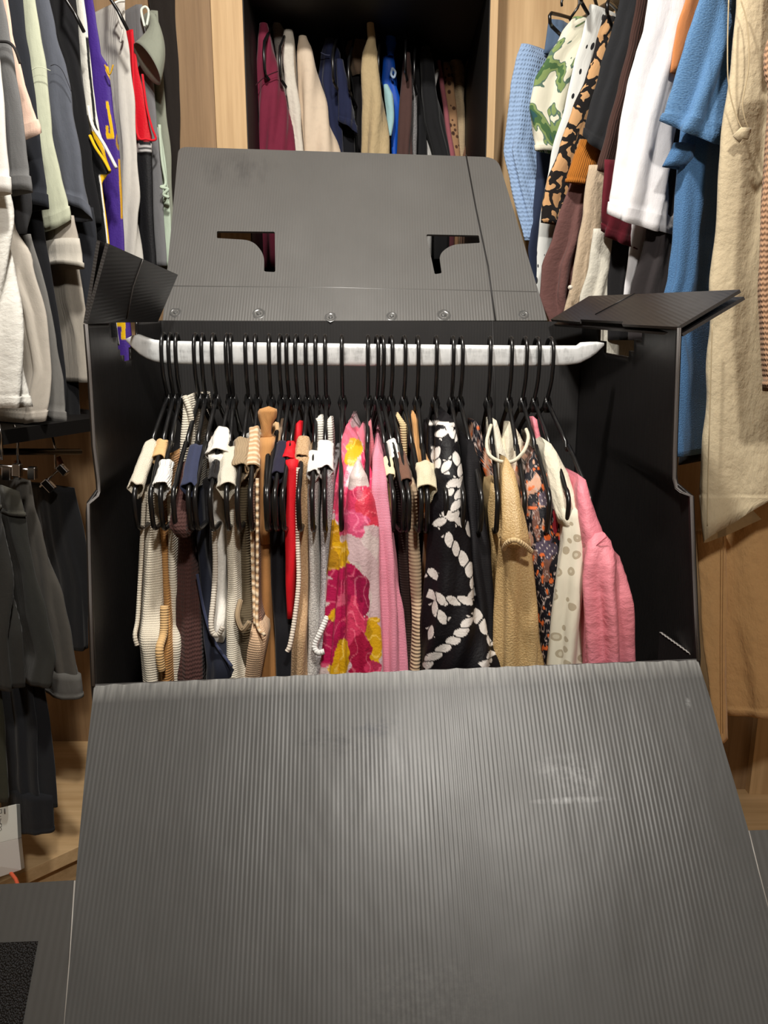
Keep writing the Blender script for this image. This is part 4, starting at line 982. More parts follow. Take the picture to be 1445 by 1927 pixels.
m = fab((192, 208, 188), 'plain'); garment('camisole', 'mint green strap top with a knotted tie', 'top', [
    vbar(fab((224, 232, 222), 'plain'), [(272, 50, 1.73), (266, 22, 1.73), (270, 14, 1.73), (276, 14, 1.73), (280, 24, 1.73), (276, 48, 1.73)], .0026, 'strap'),
    vbar(m, [(300, 235, 1.73), (305, 300, 1.73), (312, 345, 1.73), (303, 352, 1.72), (316, 356, 1.72), (308, 366, 1.72), (318, 372, 1.72)], .0034, 'tie'),
    CL(m, 1.755, [(240, 300, 305), (340, 308, 318), (420, 312, 324), (500, 316, 326)], topz=0, nf=16, dep=.2)])
m = fab((138, 142, 128), 'plain'); m_i = fab((40, 42, 38), 'plain')
def sleeve_open():
    mb = MB(); apex = (286, 18); n = 36; rows = 14; Yv = 1.70; vs = []; us = []
    r0 = [(279, 30), (293, 26)]; c1 = (277, 120)
    for j in range(rows + 1):
        t = j / rows
        for k in range(n):
            th = 6.2832 * k / n
            # rim: tilted ellipse along (253,82)->(302,160)
            u_, v_ = math.cos(th), math.sin(th)
            rx, ry = 277 + 24.5 * u_ + v_ * (-9), 120 + 39 * u_ + v_ * 10
            tx, ty = 287 + 6 * u_, 24 + 3 * u_
            e = t ** .9
            x, y = tx + (rx - tx) * e, ty + (ry - ty) * e
            x += 16 * math.sin(math.pi * e) * (u_ > -2) * .8
            vs.append(P(x, y, Yv + .03 * v_ * e)); us.append((th * .03, -t * .1))
    fs = [[j * n + k, (j + 1) * n + k, (j + 1) * n + (k + 1) % n, j * n + (k + 1) % n] for j in range(rows) for k in range(n)]
    mb.add(vs, fs, us); return mb.build('sleeve', m, solid=.002)
garment('t_shirt', 'grey green t-shirt with its dark sleeve opening facing out, last on the left rail', 't-shirt', [sleeve_open(),
    CL(m, 1.765, [(20, 284, 300), (80, 290, 306), (150, 296, 312), (200, 299, 318), (300, 308, 328), (400, 315, 332), (520, 318, 336)], topz=0, nf=24)])
m = fab((30, 24, 20), 'plain'); garment('dark_shirt', 'very dark brown top, widened to stand for shade on the wooden panel', 'top', [
    CL(m, 1.79, [(-20, 284, 336), (80, 298, 338), (200, 308, 342), (300, 320, 344), (500, 322, 344)], nf=16, dep=.2)])  # dark garment widened so its colour also stands for shade beside it
# the left rail and middle rail, out of sight or nearly so
def rod(name, a, b, r, label, m=m_chrome):
    mb = MB(); mb.tube([a, b], r, 16); return tag(mb.build(name, m), label, 'rail')
rod('clothes_rail', Vector((-1.02, 1.05, 1.945)), Vector((-.72, 1.84, 1.945)), .012, 'dark clothes rail over the shirts of the left wardrobe', m_hang)

# trousers under the left shelf --------------------------------------------------
TG = 'trousers clipped under the middle shelf'
def trousers(name, label, mat, Y, rows, cuff=None, band=None, **kw):
    ps = [CL(mat, Y, rows, name='leg', topz=0, **kw)]
    if cuff: ps.append(CL(cuff[0], Y - .006, cuff[1], name='cuff', topz=0, nf=20, dep=.12, fold=.3, hem=.006))
    if band: ps.append(CL(band[0], Y - .004, band[1], name='waistband', topz=0, nf=20, dep=.12, fold=.2, hem=.006))
    return garment(name, label, 'trousers', ps)
mo = fab((74, 72, 64), 'plain'); mo2 = fab((82, 78, 72), 'plain'); mk = fab((26, 27, 31), 'plain', 1.02)
trousers('trousers', 'dark grey trousers with a curved waistband, second pair under the shelf', fab((50, 50, 46), 'plain'), 1.22, [(958, 18, 50), (1000, 28, 56), (1080, 48, 72), (1160, 60, 92), (1240, 78, 112), (1295, 70, 108)], band=(mo, [(922, 14, 42, 0, 10), (950, 18, 48), (972, 24, 54)]), nf=26, fold=1.0, dep=.2)
trousers('trousers', 'faded grey trousers with a turned-up cuff nearest the box', mo2, 1.30, [(905, 44, 60), (950, 50, 68), (1000, 58, 84), (1060, 70, 104), (1130, 82, 128), (1200, 98, 146), (1290, 114, 162)], cuff=(fab((96, 94, 90), 'plain'), [(1272, 112, 164), (1316, 116, 169, 0, -8)]), nf=30, fold=1.1, dep=.12, wrinkle=1.6)
trousers('trousers', 'charcoal trousers cut by the left edge of the picture', fab((40, 39, 36), 'plain'), 1.15, [(928, -60, 12), (1000, -60, 24), (1100, -60, 40), (1200, -60, 56), (1300, -50, 62)], band=(mo, [(922, -60, 10), (960, -60, 20)]), nf=26, fold=.9, dep=.2)
trousers('jeans', 'black jeans whose leg and hem hang lowest over the wooden base', mk, 1.26, [(1000, 20, 50), (1150, 12, 70), (1280, 14, 92), (1380, 26, 102), (1460, 32, 114), (1520, 38, 120)], cuff=(mk, [(1500, 36, 121), (1570, 40, 118, 0, -12)]), nf=34, fold=.8, dep=.14, wrinkle=1.5)
trousers('trousers', 'black trousers in deep shade between the grey pair and the box', fab((24, 24, 26), 'plain'), 1.45, [(920, 92, 150), (1000, 104, 172), (1100, 118, 176), (1225, 120, 176)], nf=26, dep=.12)
trousers('trousers', 'olive trousers at the left edge above the white box', fab((48, 48, 36), 'plain'), 1.17, [(1240, -60, 14), (1350, -60, 20), (1420, -60, 24), (1512, -60, 30)], nf=18, dep=.12)
zr = P(40, 860, 1.3).z
rod('clothes_rail', P(-60, 850, 1.20), P(150, 850, 1.50), .006, 'black rail under the middle shelf of the left wardrobe', m_hang)
def clip_hanger(px, py, Y, ang, label):
    ps = []; mb = MB(); c = P(px, py, Y)
    mb.tube([c + Vector((0, 0, .085)), c + Vector((.004, 0, .06)), c + Vector((0, 0, .02))], .0022, 8); hook = mb.build('hook', m_chrome)
    mb = MB(); R3 = Matrix.Rotation(ang, 3, 'Y')
    mb.tube([c + R3 @ Vector((-.035, 0, .010)), c + R3 @ Vector((.03, 0, .010))], .0022, 8); bar = mb.build('bar', m_chrome)
    mb = MB(); mb.box((-.028, -.006, -.012), (-.012, .006, .014), rot=R3); mb.v = [v + c for v in mb.v]; a = mb.build('clip', m_chrome, smooth=False, bevel=.002)
    mb = MB(); mb.box((.016, -.006, -.006), (.03, .006, .016), rot=R3); mb.v = [v + c for v in mb.v]; b = mb.build('clip', m_chrome, smooth=False, bevel=.002)
    return thing('clip_hanger', label, 'hanger', [hook, bar, a, b], 'metal clip hangers under the shelf')
clip_hanger(106, 902, 1.42, -.7, 'empty chrome clip hanger tilted under the middle shelf, nearest the box')
clip_hanger(36, 893, 1.26, .1, 'chrome clip hanger above the curved waistband of the grey trousers')
clip_hanger(6, 888, 1.20, .1, 'chrome clip hanger at the left edge above the charcoal trousers')
mwood = simple('orange_brown_wood', (150, 84, 40), .4)
for (x, y, lb) in ((112, 872, 'orange brown wooden hanger end glimpsed above the tilted clip hanger'), (35, 878, 'orange brown wooden hanger end glimpsed above the grey trousers')):
    mb = MB(); mb.tube([P(x - 4, y - 12, 1.46), P(x + 2, y, 1.46), P(x, y + 14, 1.46)], (.006, .004), 10); tag(mb.build('wooden_hanger', mwood), lb, 'hanger')
# white storage box on the left base
za_ = .40
def storage():
    Yb = 1.16
    a, b = P(-120, 1548, Yb), P(31, 1513, Yb + .03); c_, d_ = P(-120, 1612, Yb), P(34, 1578, Yb + .03)
    e_, f_ = P(-120, 1690, Yb - .015), P(40, 1637, Yb + .01)
    back = Vector((-.01, .03, -.02)); ps = []
    t = NT('white_label_card'); mlab = t.fin(s2l((228, 232, 226)), .5)
    mb = MB(); mb.add([a, b, d_, c_, a + back, b + back, d_ + back, c_ + back], [[0, 3, 2, 1], [4, 5, 6, 7], [0, 1, 5, 4], [1, 2, 6, 5], [3, 7, 6, 2], [0, 4, 7, 3]])
    lab = mb.build('label_card', mlab, smooth=False, bevel=.0008)
    mb = MB(); mb.add([c_, d_, f_, e_, c_ + back, d_ + back, f_ + back, e_ + back], [[0, 3, 2, 1], [4, 5, 6, 7], [0, 1, 5, 4], [1, 2, 6, 5], [3, 7, 6, 2], [0, 4, 7, 3]])
    body_ = mb.build('plastic_body', simple('frosted_grey_plastic', (176, 170, 164), .35), smooth=False, bevel=.0008)
    # printed characters, rotated to read down the card
    nrm = (b - a).cross(c_ - a).normalized(); nrm = nrm if nrm.dot(EY - a) > 0 else -nrm
    txt = []
    def glyph(pts, w=.0006):
        mb = MB(); mb.tube([PN(x, y, a, nrm) + nrm * .0004 for x, y in pts], w, 6); txt.append(mb.build('letter', simple('grey_ink', (84, 84, 82), .6)))
    glyph([(-2, 1524), (3, 1523), (3, 1530), (0, 1530)]); glyph([(-1, 1536), (2, 1536)]); glyph([(-3, 1543), (2, 1540), (0, 1547), (2, 1551)])
    glyph([(-3, 1549), (3, 1550), (3, 1555), (-1, 1556)]); glyph([(-3, 1557), (2, 1557), (3, 1561), (1, 1563), (-3, 1562)])
    mb = MB(); mb.tube([PN(8.7, 1521.5, a, nrm) + nrm * .0004, PN(9.0, 1531.5, a, nrm) + nrm * .0004], (.0013, .0003), 6); txt.append(mb.build('letter', simple('grey_ink', (110, 110, 108), .6)))
    th = thing('storage_box', 'white and clear plastic box with small grey lettering on the wardrobe base at left', 'box', [lab, body_])
    for o in txt: o.location = o.location - lab.location - th.location; o.parent = lab
storage()
mb = MB(); mb.tube([P(12, 1625, 1.20), P(20, 1642, 1.17), P(30, 1655, 1.15), P(36, 1672, 1.12), P(40, 1740, 1.06)], .0032, 10)
tag(mb.build('cable', simple('orange_cable', (214, 92, 56), .45)), 'orange cable dropping from the white storage box', 'cable')

# ---------------------------------------------------------------- clothes in the centre unit
AXC = (0, 1, 0)
def CC(mat, Y, rows, name='body', **kw):
    kw.setdefault('extend', .25); return C(mat, Y, rows, AXC, name, topz=0, **kw)
def cg(label, parts, name, cat): return garment(name, label, cat, parts)
m = fab((118, 34, 58), 'plain'); cg('maroon sweatshirt with a raised shoulder seam, leftmost in the centre unit', [
    CC(m, 1.95, [(42, 487, 502), (70, 482, 508), (135, 479, 524), (200, 477, 540), (300, 474, 562)], dep=.35, nf=30, fold=.4),
    seam('shoulder_seam', fab((60, 12, 26), 'plain'), [(480, 162, 1.935), (494, 148, 1.93), (508, 140, 1.93), (523, 134, 1.935)], .0012)], 'sweatshirt', 'sweatshirt')
m = fab((60, 18, 32), 'plain'); cg('dark burgundy top in shade left of the maroon sweatshirt', [CC(m, 2.06, [(34, 462, 484), (120, 464, 482), (300, 466, 480)])], 'dark_shirt', 'top')
m = fab((222, 214, 200), 'crinkle', 1.02); cg('cream sherpa fleece with a curly texture between the maroon and cream sweatshirts', [
    CC(m, 1.985, [(54, 532, 548), (80, 530, 552), (150, 536, 556), (220, 544, 564), (300, 554, 572)], dep=.3, nf=26, wrinkle=2.5)], 'fleece', 'jumper')
m = fab((150, 144, 136), 'terry'); cg('pale grey knit whose shoulder shows left of the sherpa fleece', [
    CC(m, 2.02, [(34, 507, 524), (60, 512, 536), (110, 520, 534), (300, 545, 556)], dep=.3)], 'knitted_jumper', 'jumper')
m = fab((228, 208, 184), 'plain'); cg('pale cream sweatshirt with a smooth wide sleeve', [
    CC(m, 2.0, [(66, 562, 576), (90, 558, 586), (150, 560, 602), (210, 563, 618), (300, 568, 642)], dep=.35, nf=34, fold=.7, wl=.05)], 'sweatshirt', 'sweatshirt')
m = fab((30, 36, 66), 'plain'); m2 = fab((10, 11, 18), 'plain'); cg('navy shirt with a light stitched yoke and an open short sleeve', [
    CC(m, 2.05, [(70, 612, 628), (95, 604, 638), (150, 600, 646), (220, 612, 640), (300, 630, 646)], dep=.3, nf=30),
    CC(m, 2.03, [(110, 630, 646), (160, 634, 654), (200, 636, 664), (236, 636, 670, 0, 20)], dep=.10, extend=0, name='sleeve', hem=.015), CC(m2, 2.08, [(200, 640, 664), (300, 642, 668)], name='inner_body'),
    seam('yoke_seam', fab((96, 104, 140), 'plain'), [(604, 99, 2.04), (612, 103, 2.035), (621, 104, 2.035)], .0012)], 'shirt', 'shirt')
m = fab((24, 22, 24), 'plain'); cg('black top hanging behind the navy sleeve', [CC(m, 2.13, [(100, 656, 680), (200, 668, 688), (300, 672, 690)])], 'black_shirt', 'top')
m = fab((196, 174, 134), 'linen'); m2 = fab((126, 104, 84), 'plain'); cg('khaki shirt with a tall pointed shoulder in the middle of the centre unit', [
    CC(m, 2.02, [(19, 692, 700), (45, 690, 703), (70, 692, 706), (100, 682, 710), (130, 680, 713), (200, 684, 724), (300, 682, 737)], dep=.3, nf=30, wl=.045),
    CC(m2, 2.12, [(54, 660, 694), (90, 650, 690), (140, 664, 686)], dep=.05, extend=0, name='collar')], 'shirt', 'shirt')
m = fab((116, 132, 142), 'plain'); cg('grey blue cloth in the shade at the top beside the khaki shirt', [CC(m, 2.2, [(18, 652, 662), (36, 644, 672), (60, 644, 676)], dep=.05, extend=0)], 'scarf', 'scarf')
m = fab((168, 208, 212), 'plain'); cg('pale aqua top curving out beside the blue one', [CC(m, 2.07, [(158, 722, 730), (180, 723, 741), (215, 727, 742), (255, 732, 737)], dep=.05, extend=0)], 'camisole', 'top')
m = fab((18, 82, 190), 'plain', rough=.5); cg('bright blue top with a tall narrow strap', [
    CC(m, 2.10, [(52, 728, 741), (75, 725, 744), (104, 729, 741)], dep=.03, extend=0, name='strap'), CC(m, 2.11, [(104, 720, 742), (150, 718, 748), (200, 734, 753), (300, 737, 748)], dep=.2),
    vbar(fab((170, 190, 216), 'plain'), [(738, 128, 2.085), (736, 140, 2.085), (741, 146, 2.085), (744, 136, 2.085), (738, 128, 2.085)], .003, 'logo')], 'camisole', 'top')
m = fab((84, 60, 56), 'plain'); cg('mauve brown sweatshirt with a narrow sleeve', [CC(m, 2.08, [(98, 763, 771), (120, 757, 774), (200, 752, 776), (300, 748, 776)], nf=26)], 'sweatshirt', 'sweatshirt')
m = fab((150, 148, 148), 'speck', c2=(90, 88, 90)); cg('grey speckled knit strip between the mauve brown and black tops', [CC(m, 2.12, [(140, 774, 780), (170, 775, 786), (300, 775, 783)])], 'knitted_jumper', 'jumper')
m = fab((30, 30, 32), 'plain'); cg('black jacket with a folded sleeve edge', [
    CC(m, 2.12, [(86, 794, 808), (110, 790, 816), (160, 792, 822), (220, 798, 834), (300, 818, 850)], dep=.3, nf=28), CC(m, 2.16, [(120, 778, 794), (200, 784, 800), (300, 780, 804)], name='front_panel')], 'jacket', 'jacket')
m = fab((222, 220, 216), 'plain'); cg('white top showing as a thin wedge below the black jacket', [CC(m, 2.19, [(130, 820, 826), (200, 806, 812), (250, 801, 806), (300, 800, 818)], dep=.1)], 'white_shirt', 'top')
m = fab((168, 96, 104), 'plain'); cg('dusty rose top showing as a narrow strip right of the black jacket', [CC(m, 2.22, [(112, 822, 830), (150, 826, 836), (220, 836, 846), (300, 846, 858)])], 'rose_shirt', 'top')
m = fab((176, 136, 100), 'rings', c2=(90, 62, 46), c3=(60, 44, 36), size=.8); cg('leopard spotted lace top', [CC(m, 2.24, [(116, 834, 846), (150, 836, 856), (220, 844, 860), (300, 852, 866)])], 'lace_shirt', 'top')
m = fab((206, 182, 146), 'terry', 1.3); cg('cream fluffy cardigan with a hanging hood loop', [
    CC(m, 2.26, [(100, 842, 866), (125, 850, 874), (200, 858, 876), (300, 862, 874)], nf=24), vbar(fab((168, 146, 114), 'plain'), [(838, 104, 2.27), (842, 84, 2.27), (852, 77, 2.27), (864, 84, 2.27), (868, 106, 2.27)], .006, 'hood_loop')], 'cardigan', 'cardigan')
m = fab((170, 150, 92), 'crochet'); cg('straw yellow crochet top near the right of the centre unit', [CC(m, 2.28, [(118, 876, 886), (140, 876, 894), (200, 880, 892), (300, 876, 884)])], 'crochet_vest', 'top')
m = fab((136, 102, 80), 'plain'); cg('soft brown sweatshirt, rightmost in the centre unit', [
    CC(m, 2.22, [(110, 880, 892), (140, 892, 908), (200, 896, 916), (225, 888, 916), (300, 872, 912)], nf=26), seam('shoulder_seam', fab((92, 66, 50), 'plain'), [(886, 221, 2.2), (900, 217, 2.2), (915, 220, 2.2)], .0012)], 'sweatshirt', 'sweatshirt')
m = fab((104, 74, 56), 'plain'); cg('brown folded scarf behind the right side panel edge', [CC(m, 2.36, [(94, 893, 900), (108, 890, 918), (125, 900, 922)], dep=.04, extend=0)], 'scarf', 'scarf')
ra, rb_ = P(590, -4, 2.06), P(905, 72, 2.50)
tag(MB().tube([P(470, -34, 1.93), ra, rb_], .010, 16).build('clothes_rail', m_chrome), 'chrome clothes rail sloping back across the centre unit', 'rail')
# black hangers of the centre unit and back hooks
def wire_hanger(x, y, Y, w, yaw, label, group, drop=.10):
    c = P(x, y, Y)
    mb = MB(); mb.tube([c + Vector((.018 * math.cos(a), 0, .022 + .018 * math.sin(a))) for a in [math.radians(200 - 230 * k / 10) for k in range(11)]] + [c + Vector((0, 0, -.008))], .0026, 8); hk = mb.build('hook', m_hang)
    R3 = Matrix.Rotation(yaw, 3, 'Z'); pts = [(0, -.005), (.5 * w, -drop * .6), (.92 * w, -drop), (w, -drop * 1.25), (.97 * w, -drop * 1.6), (.9 * w, -drop * 1.7)]
    mb = MB(); full = [c + R3 @ Vector((sx * px_, 0, pz)) for sx, seq in ((-1, pts[::-1]), (1, pts[1:])) for px_, pz in seq]; full.append(full[0]); mb.tube(full, .0034, 8); fr_ = mb.build('frame', m_hang)
    return thing('clothes_hanger', label, 'hanger', [hk, fr_], group)
for (x, y, Y, lb) in ((517, 26, 2.03, 'behind the maroon sweatshirt'), (545, 36, 2.05, 'left of the pale cream sweatshirt'), (640, 42, 2.09, 'over the navy shirt'), (668, 60, 2.12, 'beside the khaki collar'),
                     (722, 38, 2.15, 'left of the bright blue strap'), (770, 28, 2.14, 'over the mauve brown sweatshirt'), (786, 50, 2.16, 'over the black jacket')):
    wire_hanger(x, y, Y, .12, math.radians(84), 'black hanger ' + lb + ' in the centre unit', 'black hangers in the centre unit')
hk_m = MB(); hk_m.tube([(.016 * math.cos(a), 0, .016 * math.sin(a)) for a in [math.radians(210 - 240 * k / 8) for k in range(9)]] + [(0, 0, -.04)], .0022, 6)
hproto = hk_m.build('hanger_hook', m_hang); base0 = None
for i in range(16):
    o = hproto if i == 0 else hproto.copy()
    if i: col.objects.link(o)
    t = (i + .5) / 16; p = ra.lerp(rb_, t); o.location = p + Vector((0, 0, -.045)); o.rotation_euler = (0, 0, math.radians(80))
    tag(o, 'dark hanger hook in the row along the sloping chrome rail', 'hanger', 'hanger hooks on the sloping centre rail')

# ---------------------------------------------------------------- clothes on the right rail
m = fab((150, 176, 212), 'crochet', 1.5); mj_ = fab((84, 104, 130), 'plain'); garment('chunky_knit', 'light blue chunky cable knit jumper, first on the right rail', 'jumper', [
    CR(m, 1.74, [(82, 978, 992), (110, 966, 1002), (160, 954, 998), (220, 945, 996), (280, 936, 1000), (340, 950, 1006), (400, 968, 1008), (452, 984, 1004)], topz=0, nf=34, wrinkle=2, dep=.25, fold=1.0)])
garment('denim_shirt', 'faded denim shirt collar above the light blue chunky knit', 'shirt', [
    CR(mj_, 1.76, [(36, 1028, 1052), (60, 1026, 1054), (100, 1020, 1050)], topz=0, dep=.06), CR(fab((44, 54, 78), 'plain'), 1.74, [(250, 1000, 1036), (320, 1004, 1032), (400, 998, 1020), (470, 990, 1006), (540, 1000, 1012)], topz=0, name='body')])
m = fab((226, 222, 202), 'leaf'); garment('leaf_print_blouse', 'cream blouse printed with green leaves, its puffed sleeve bulging left', 'blouse', [
    CR(m, 1.64, [(30, 1072, 1096), (60, 1040, 1092), (100, 1010, 1084), (150, 985, 1066), (205, 975, 1052), (240, 984, 1044), (270, 995, 1036), (282, 1000, 1030)], topz=0, nf=50, step=.006, fold=.9, wl=.05, dep=.16, hem=.01, wrinkle=1.6)])
m = fab((226, 228, 224), 'dots', c2=(34, 34, 38), size=1.1); garment('dotted_blouse', 'white blouse with black brush dots beside the leaf print', 'blouse', [
    CR(m, 1.62, [(8, 1106, 1118), (60, 1090, 1114), (120, 1072, 1102), (200, 1056, 1090), (300, 1030, 1060), (420, 1008, 1034), (480, 1004, 1024), (560, 1004, 1016)], topz=0, nf=34, fold=.8)])
m = fab((206, 160, 112), 'leopard', c2=(24, 20, 20), size=1.25); garment('leopard_blouse', 'tan leopard print blouse with large black markings', 'blouse', [
    CR(m, 1.57, [(28, 1130, 1148), (80, 1110, 1138), (150, 1088, 1120), (200, 1062, 1106), (280, 1036, 1084), (340, 1012, 1070), (385, 1004, 1050), (418, 1010, 1036)], topz=0, nf=44, step=.006, fold=1.0, wl=.05, wrinkle=1.5)])
m = fab((34, 35, 38), 'plain'); garment('t_shirt', 'black t-shirt with a long pointed sleeve over the rust ribbed cuff', 't-shirt', [
    CR(m, 1.50, [(0, 1158, 1200), (60, 1142, 1188), (130, 1120, 1172), (200, 1098, 1156), (270, 1084, 1136, 0, 40)], name='sleeve', dep=.15, hem=.015, nf=34, fold=.5)])
m = fab((180, 110, 36), 'ribv', 1.1); garment('ribbed_jumper', 'rust ribbed jumper cuff poking out under the black sleeve', 'jumper', [
    CR(m, 1.53, [(262, 1082, 1120), (300, 1066, 1112), (343, 1054, 1100, 0, 4)], topz=0, dep=.09, nf=30, fold=.3, hem=.006)])
m = fab((74, 50, 44), 'ribv', 1.2); garment('cable_knit', 'dark brown cable knit squeezed between the black and white t-shirts', 'jumper', [
    CR(m, 1.50, [(0, 1192, 1214), (80, 1176, 1200), (160, 1156, 1182), (240, 1134, 1162), (320, 1114, 1142)], nf=24)])
m = fab((110, 76, 72), 'linen'); garment('flowing_dress', 'mauve brown dress with long vertical pleats dropping behind the lid', 'dress', [
    CR(m, 1.56, [(330, 1066, 1100), (400, 1044, 1096), (450, 1034, 1088), (500, 1016, 1074), (560, 1010, 1062), (620, 1030, 1050)], topz=0, nf=50, fold=1.8, wl=.035)])
m = fab((198, 178, 152), 'linen'); garment('linen_shirt', 'beige linen button-up shirt beside the mauve brown dress', 'shirt', [
    CR(m, 1.50, [(310, 1100, 1130), (400, 1086, 1120), (450, 1076, 1112), (520, 1064, 1106), (590, 1050, 1080), (700, 1060, 1090)], topz=0, nf=34, fold=.9), 
    MB().tube([P(1073, 541, 1.478), P(1073, 541, 1.474)], .0045, 14).build('button', simple('pearl_button', (226, 216, 200), .25))])
m = fab((214, 210, 196), 'linen'); garment('cream_dress', 'off-white dress hanging behind the right top flap of the box', 'dress', [
    CR(m, 1.47, [(430, 1108, 1142), (500, 1100, 1140), (560, 1086, 1134), (640, 1090, 1132), (700, 1092, 1132)], topz=0, nf=30, fold=1.1)])
m = fab((238, 236, 238), 'plain'); garment('t_shirt', 'bright white t-shirt with a wide folded sleeve on the right rail', 't-shirt', [
    CR(m, 1.36, [(0, 1206, 1274), (50, 1200, 1266), (100, 1186, 1256), (160, 1170, 1246), (250, 1153, 1234), (340, 1138, 1228), (416, 1125, 1222, 0, 34)], name='sleeve', dep=.15, hem=.022, nf=44, fold=1.1, wl=.055),
    CR(m, 1.45, [(420, 1184, 1208), (480, 1180, 1198), (540, 1173, 1186), (580, 1170, 1178)], topz=0, dep=.2)])
m = fab((98, 22, 36), 'plain'); garment('t_shirt', 'deep red t-shirt sleeve showing under the white one', 't-shirt', [
    CR(m, 1.44, [(300, 1134, 1150), (380, 1128, 1170), (450, 1116, 1186, 0, 34)], topz=0, name='sleeve', dep=.14, hem=.016, nf=30)])
m = fab((28, 27, 29), 'plain'); garment('black_dress', 'black dress hanging under the deep red sleeve', 'dress', [
    CR(m, 1.48, [(430, 1136, 1186), (500, 1132, 1184), (560, 1130, 1180), (640, 1130, 1176)], topz=0, nf=26)])
m = fab((52, 47, 48), 'plain'); garment('charcoal_dress', 'charcoal dress between the white t-shirt and the denim dress', 'dress', [
    CR(m, 1.40, [(140, 1240, 1276), (250, 1228, 1270), (350, 1220, 1268), (450, 1204, 1260), (560, 1176, 1250), (640, 1170, 1250)], topz=0, nf=34, fold=1.0)])
m = fab((196, 126, 76), 'plain'); garment('camisole', 'terracotta top peeking out left of the denim sleeve', 'top', [
    CR(m, 1.36, [(-10, 1286, 1316), (50, 1268, 1296), (100, 1260, 1284), (136, 1258, 1270)], dep=.1, nf=20)])
m = fab((98, 138, 180), 'speck', c2=(76, 116, 160)); m2 = fab((84, 126, 170), 'speck', c2=(66, 104, 148)); garment('denim_dress', 'blue denim dress with an elbow sleeve and rolled hem', 'dress', [
    CR(m, 1.28, [(-10, 1306, 1352), (30, 1296, 1356), (80, 1284, 1354), (150, 1264, 1346), (200, 1248, 1338), (245, 1234, 1328, 0, 38)], name='sleeve', dep=.12, hem=.02, nf=50, fold=1.3, wl=.05),
    CR(m2, 1.33, [(240, 1268, 1330), (300, 1262, 1322), (380, 1260, 1314), (450, 1256, 1302), (520, 1250, 1294), (560, 1238, 1290), (700, 1262, 1288), (860, 1272, 1284)], topz=0, nf=40, fold=1.0),
    CR(m2, 1.31, [(268, 1262, 1292), (290, 1248, 1290), (312, 1240, 1272)], topz=0, name='rolled_cuff', dep=.05, nf=24, wrinkle=1.6)])
m = fab((62, 58, 44), 'plain'); garment('olive_jacket', 'dark olive jacket in the gap right of the denim dress', 'jacket', [
    CR(m, 1.40, [(80, 1350, 1376), (200, 1336, 1366), (300, 1322, 1350), (400, 1314, 1340), (480, 1300, 1326)], topz=0, nf=26)])
m = fab((27, 27, 30), 'plain'); garment('black_trousers', 'black trousers hanging between the box and the long beige dress', 'trousers', [
    CR(m, 1.38, [(470, 1300, 1330), (600, 1290, 1326), (700, 1284, 1320), (800, 1276, 1312), (872, 1268, 1306, 0, -10)], topz=0, nf=26, dep=.2, hem=.02),
    CR(m, 1.44, [(0, 1352, 1390), (100, 1350, 1374), (200, 1340, 1370)], topz=1.95, name='waist')])
mbg = fab((206, 190, 158), 'linen'); mbs = fab((186, 168, 134), 'plain')
garment('linen_dress', 'long beige linen dress with a crossed neckline, in front of the tan skirt', 'dress', [
    CR(mbg, 1.22, [(0, 1368, 1470), (80, 1366, 1475), (180, 1358, 1480), (260, 1344, 1482), (400, 1332, 1485), (550, 1318, 1490), (700, 1302, 1500), (820, 1293, 1510), (935, 1290, 1520), (965, 1296, 1525, 0, -130)], nf=90, fold=1.1, wl=.10, dep=.22, hem=.022, wrinkle=2.2, step=.009),
    seam('neckline_edge', mbs, [(1394, 0, 1.198), (1405, 40, 1.196), (1409, 90, 1.196), (1408, 130, 1.196), (1402, 165, 1.196), (1397, 195, 1.195), (1402, 225, 1.194), (1412, 250, 1.194)], .0011),
    seam('neckline_edge', mbs, [(1371, 0, 1.198), (1369, 80, 1.197), (1370, 150, 1.196), (1378, 195, 1.195), (1392, 235, 1.194), (1402, 246, 1.194)], .0010),
    MB().tube([P(1385, 262, 1.192), P(1396, 250, 1.190), P(1410, 252, 1.190)], (.008, .0025), 10).build('gathered_tab', mbg),
    seam('side_seam', mbs, [(1340, 610, 1.20), (1336, 760, 1.20), (1332, 900, 1.20), (1331, 990, 1.20)], .0010)])
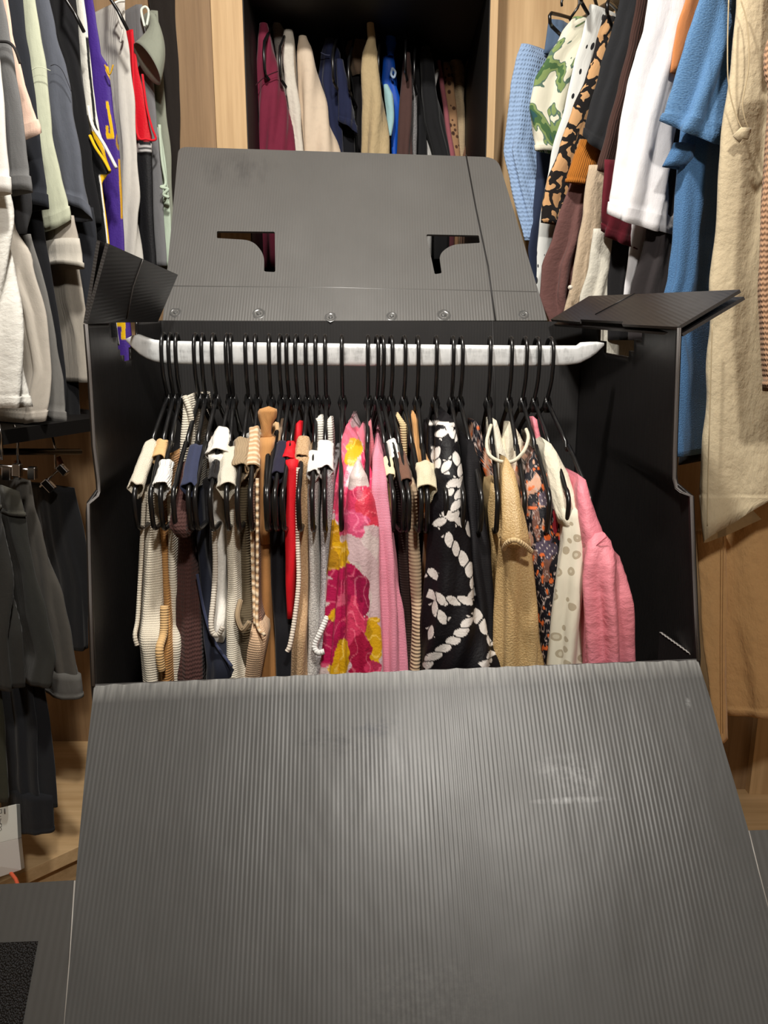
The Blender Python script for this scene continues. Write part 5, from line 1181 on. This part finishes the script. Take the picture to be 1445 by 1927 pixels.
m = fab((178, 140, 110), 'knit', 2.1); garment('cable_knit_jumper', 'tan brown chunky knit jumper sleeve at the right edge', 'jumper', [
    CR(m, 1.10, [(66, 1432, 1500), (90, 1420, 1510), (130, 1420, 1510), (160, 1428, 1515), (240, 1424, 1515), (400, 1410, 1515), (550, 1405, 1515), (650, 1410, 1515), (737, 1418, 1515)], topz=0, nf=44, dep=.10, hem=.012, fold=.4),
    CR(m, 1.16, [(60, 1440, 1520), (100, 1440, 1520)], name='shoulder', dep=.1)])
m = fab((206, 164, 112), 'linen'); garment('linen_skirt', 'long tan linen skirt with a wavy hem below the beige dress', 'skirt', [
    CR(m, 1.33, [(780, 1300, 1520), (900, 1298, 1520), (1000, 1300, 1522), (1100, 1306, 1525), (1200, 1316, 1530), (1300, 1330, 1540), (1350, 1340, 1545, 0, -14)], topz=0, nf=80, fold=1.2, wl=.12, dep=.16, hem=.012, wrinkle=2.4),
    CR(m, 1.315, [(1000, 1304, 1361), (1200, 1318, 1360), (1330, 1334, 1360), (1400, 1346, 1360)], topz=0, name='placket', dep=.03, nf=20, fold=.3),
    seam('side_seam', fab((150, 110, 66), 'plain'), [(1361, 985, 1.302), (1360, 1100, 1.302), (1359, 1240, 1.302), (1360, 1380, 1.302)], .0006)])
rod('clothes_rail', Vector((.42, 1.86, 1.945)), Vector((.80, 1.05, 1.945)), .012, 'dark clothes rail over the shirts of the right wardrobe', m_hang)
for (x, y, Y, yaw, lb) in ((1072, 28, 1.70, 1.0, 'black hanger with a bent corner above the light blue knit'), (1160, 10, 1.60, 1.15, 'black hanger holding the leopard print blouse'), (1118, -12, 1.66, 1.1, 'black hanger between the dotted and leaf print blouses')):
    wire_hanger(x, y, Y, .11, yaw, lb, 'black hangers on the right rail', .03)
for (x, y, Y, lb) in ((118, -10, 1.5, 'black hanger arm crossing the gap beside the slate blue grey t-shirt'), (200, -14, 1.6, 'thin black hanger inside the neck of the purple jersey')):
    mb = MB(); mb.tube([P(x, y - 80, Y), P(x, y, Y), P(x + 22, y + 34, Y), P(x + 40, y + 70, Y)], .0034, 8); tag(mb.build('clothes_hanger', m_hang), lb, 'hanger')
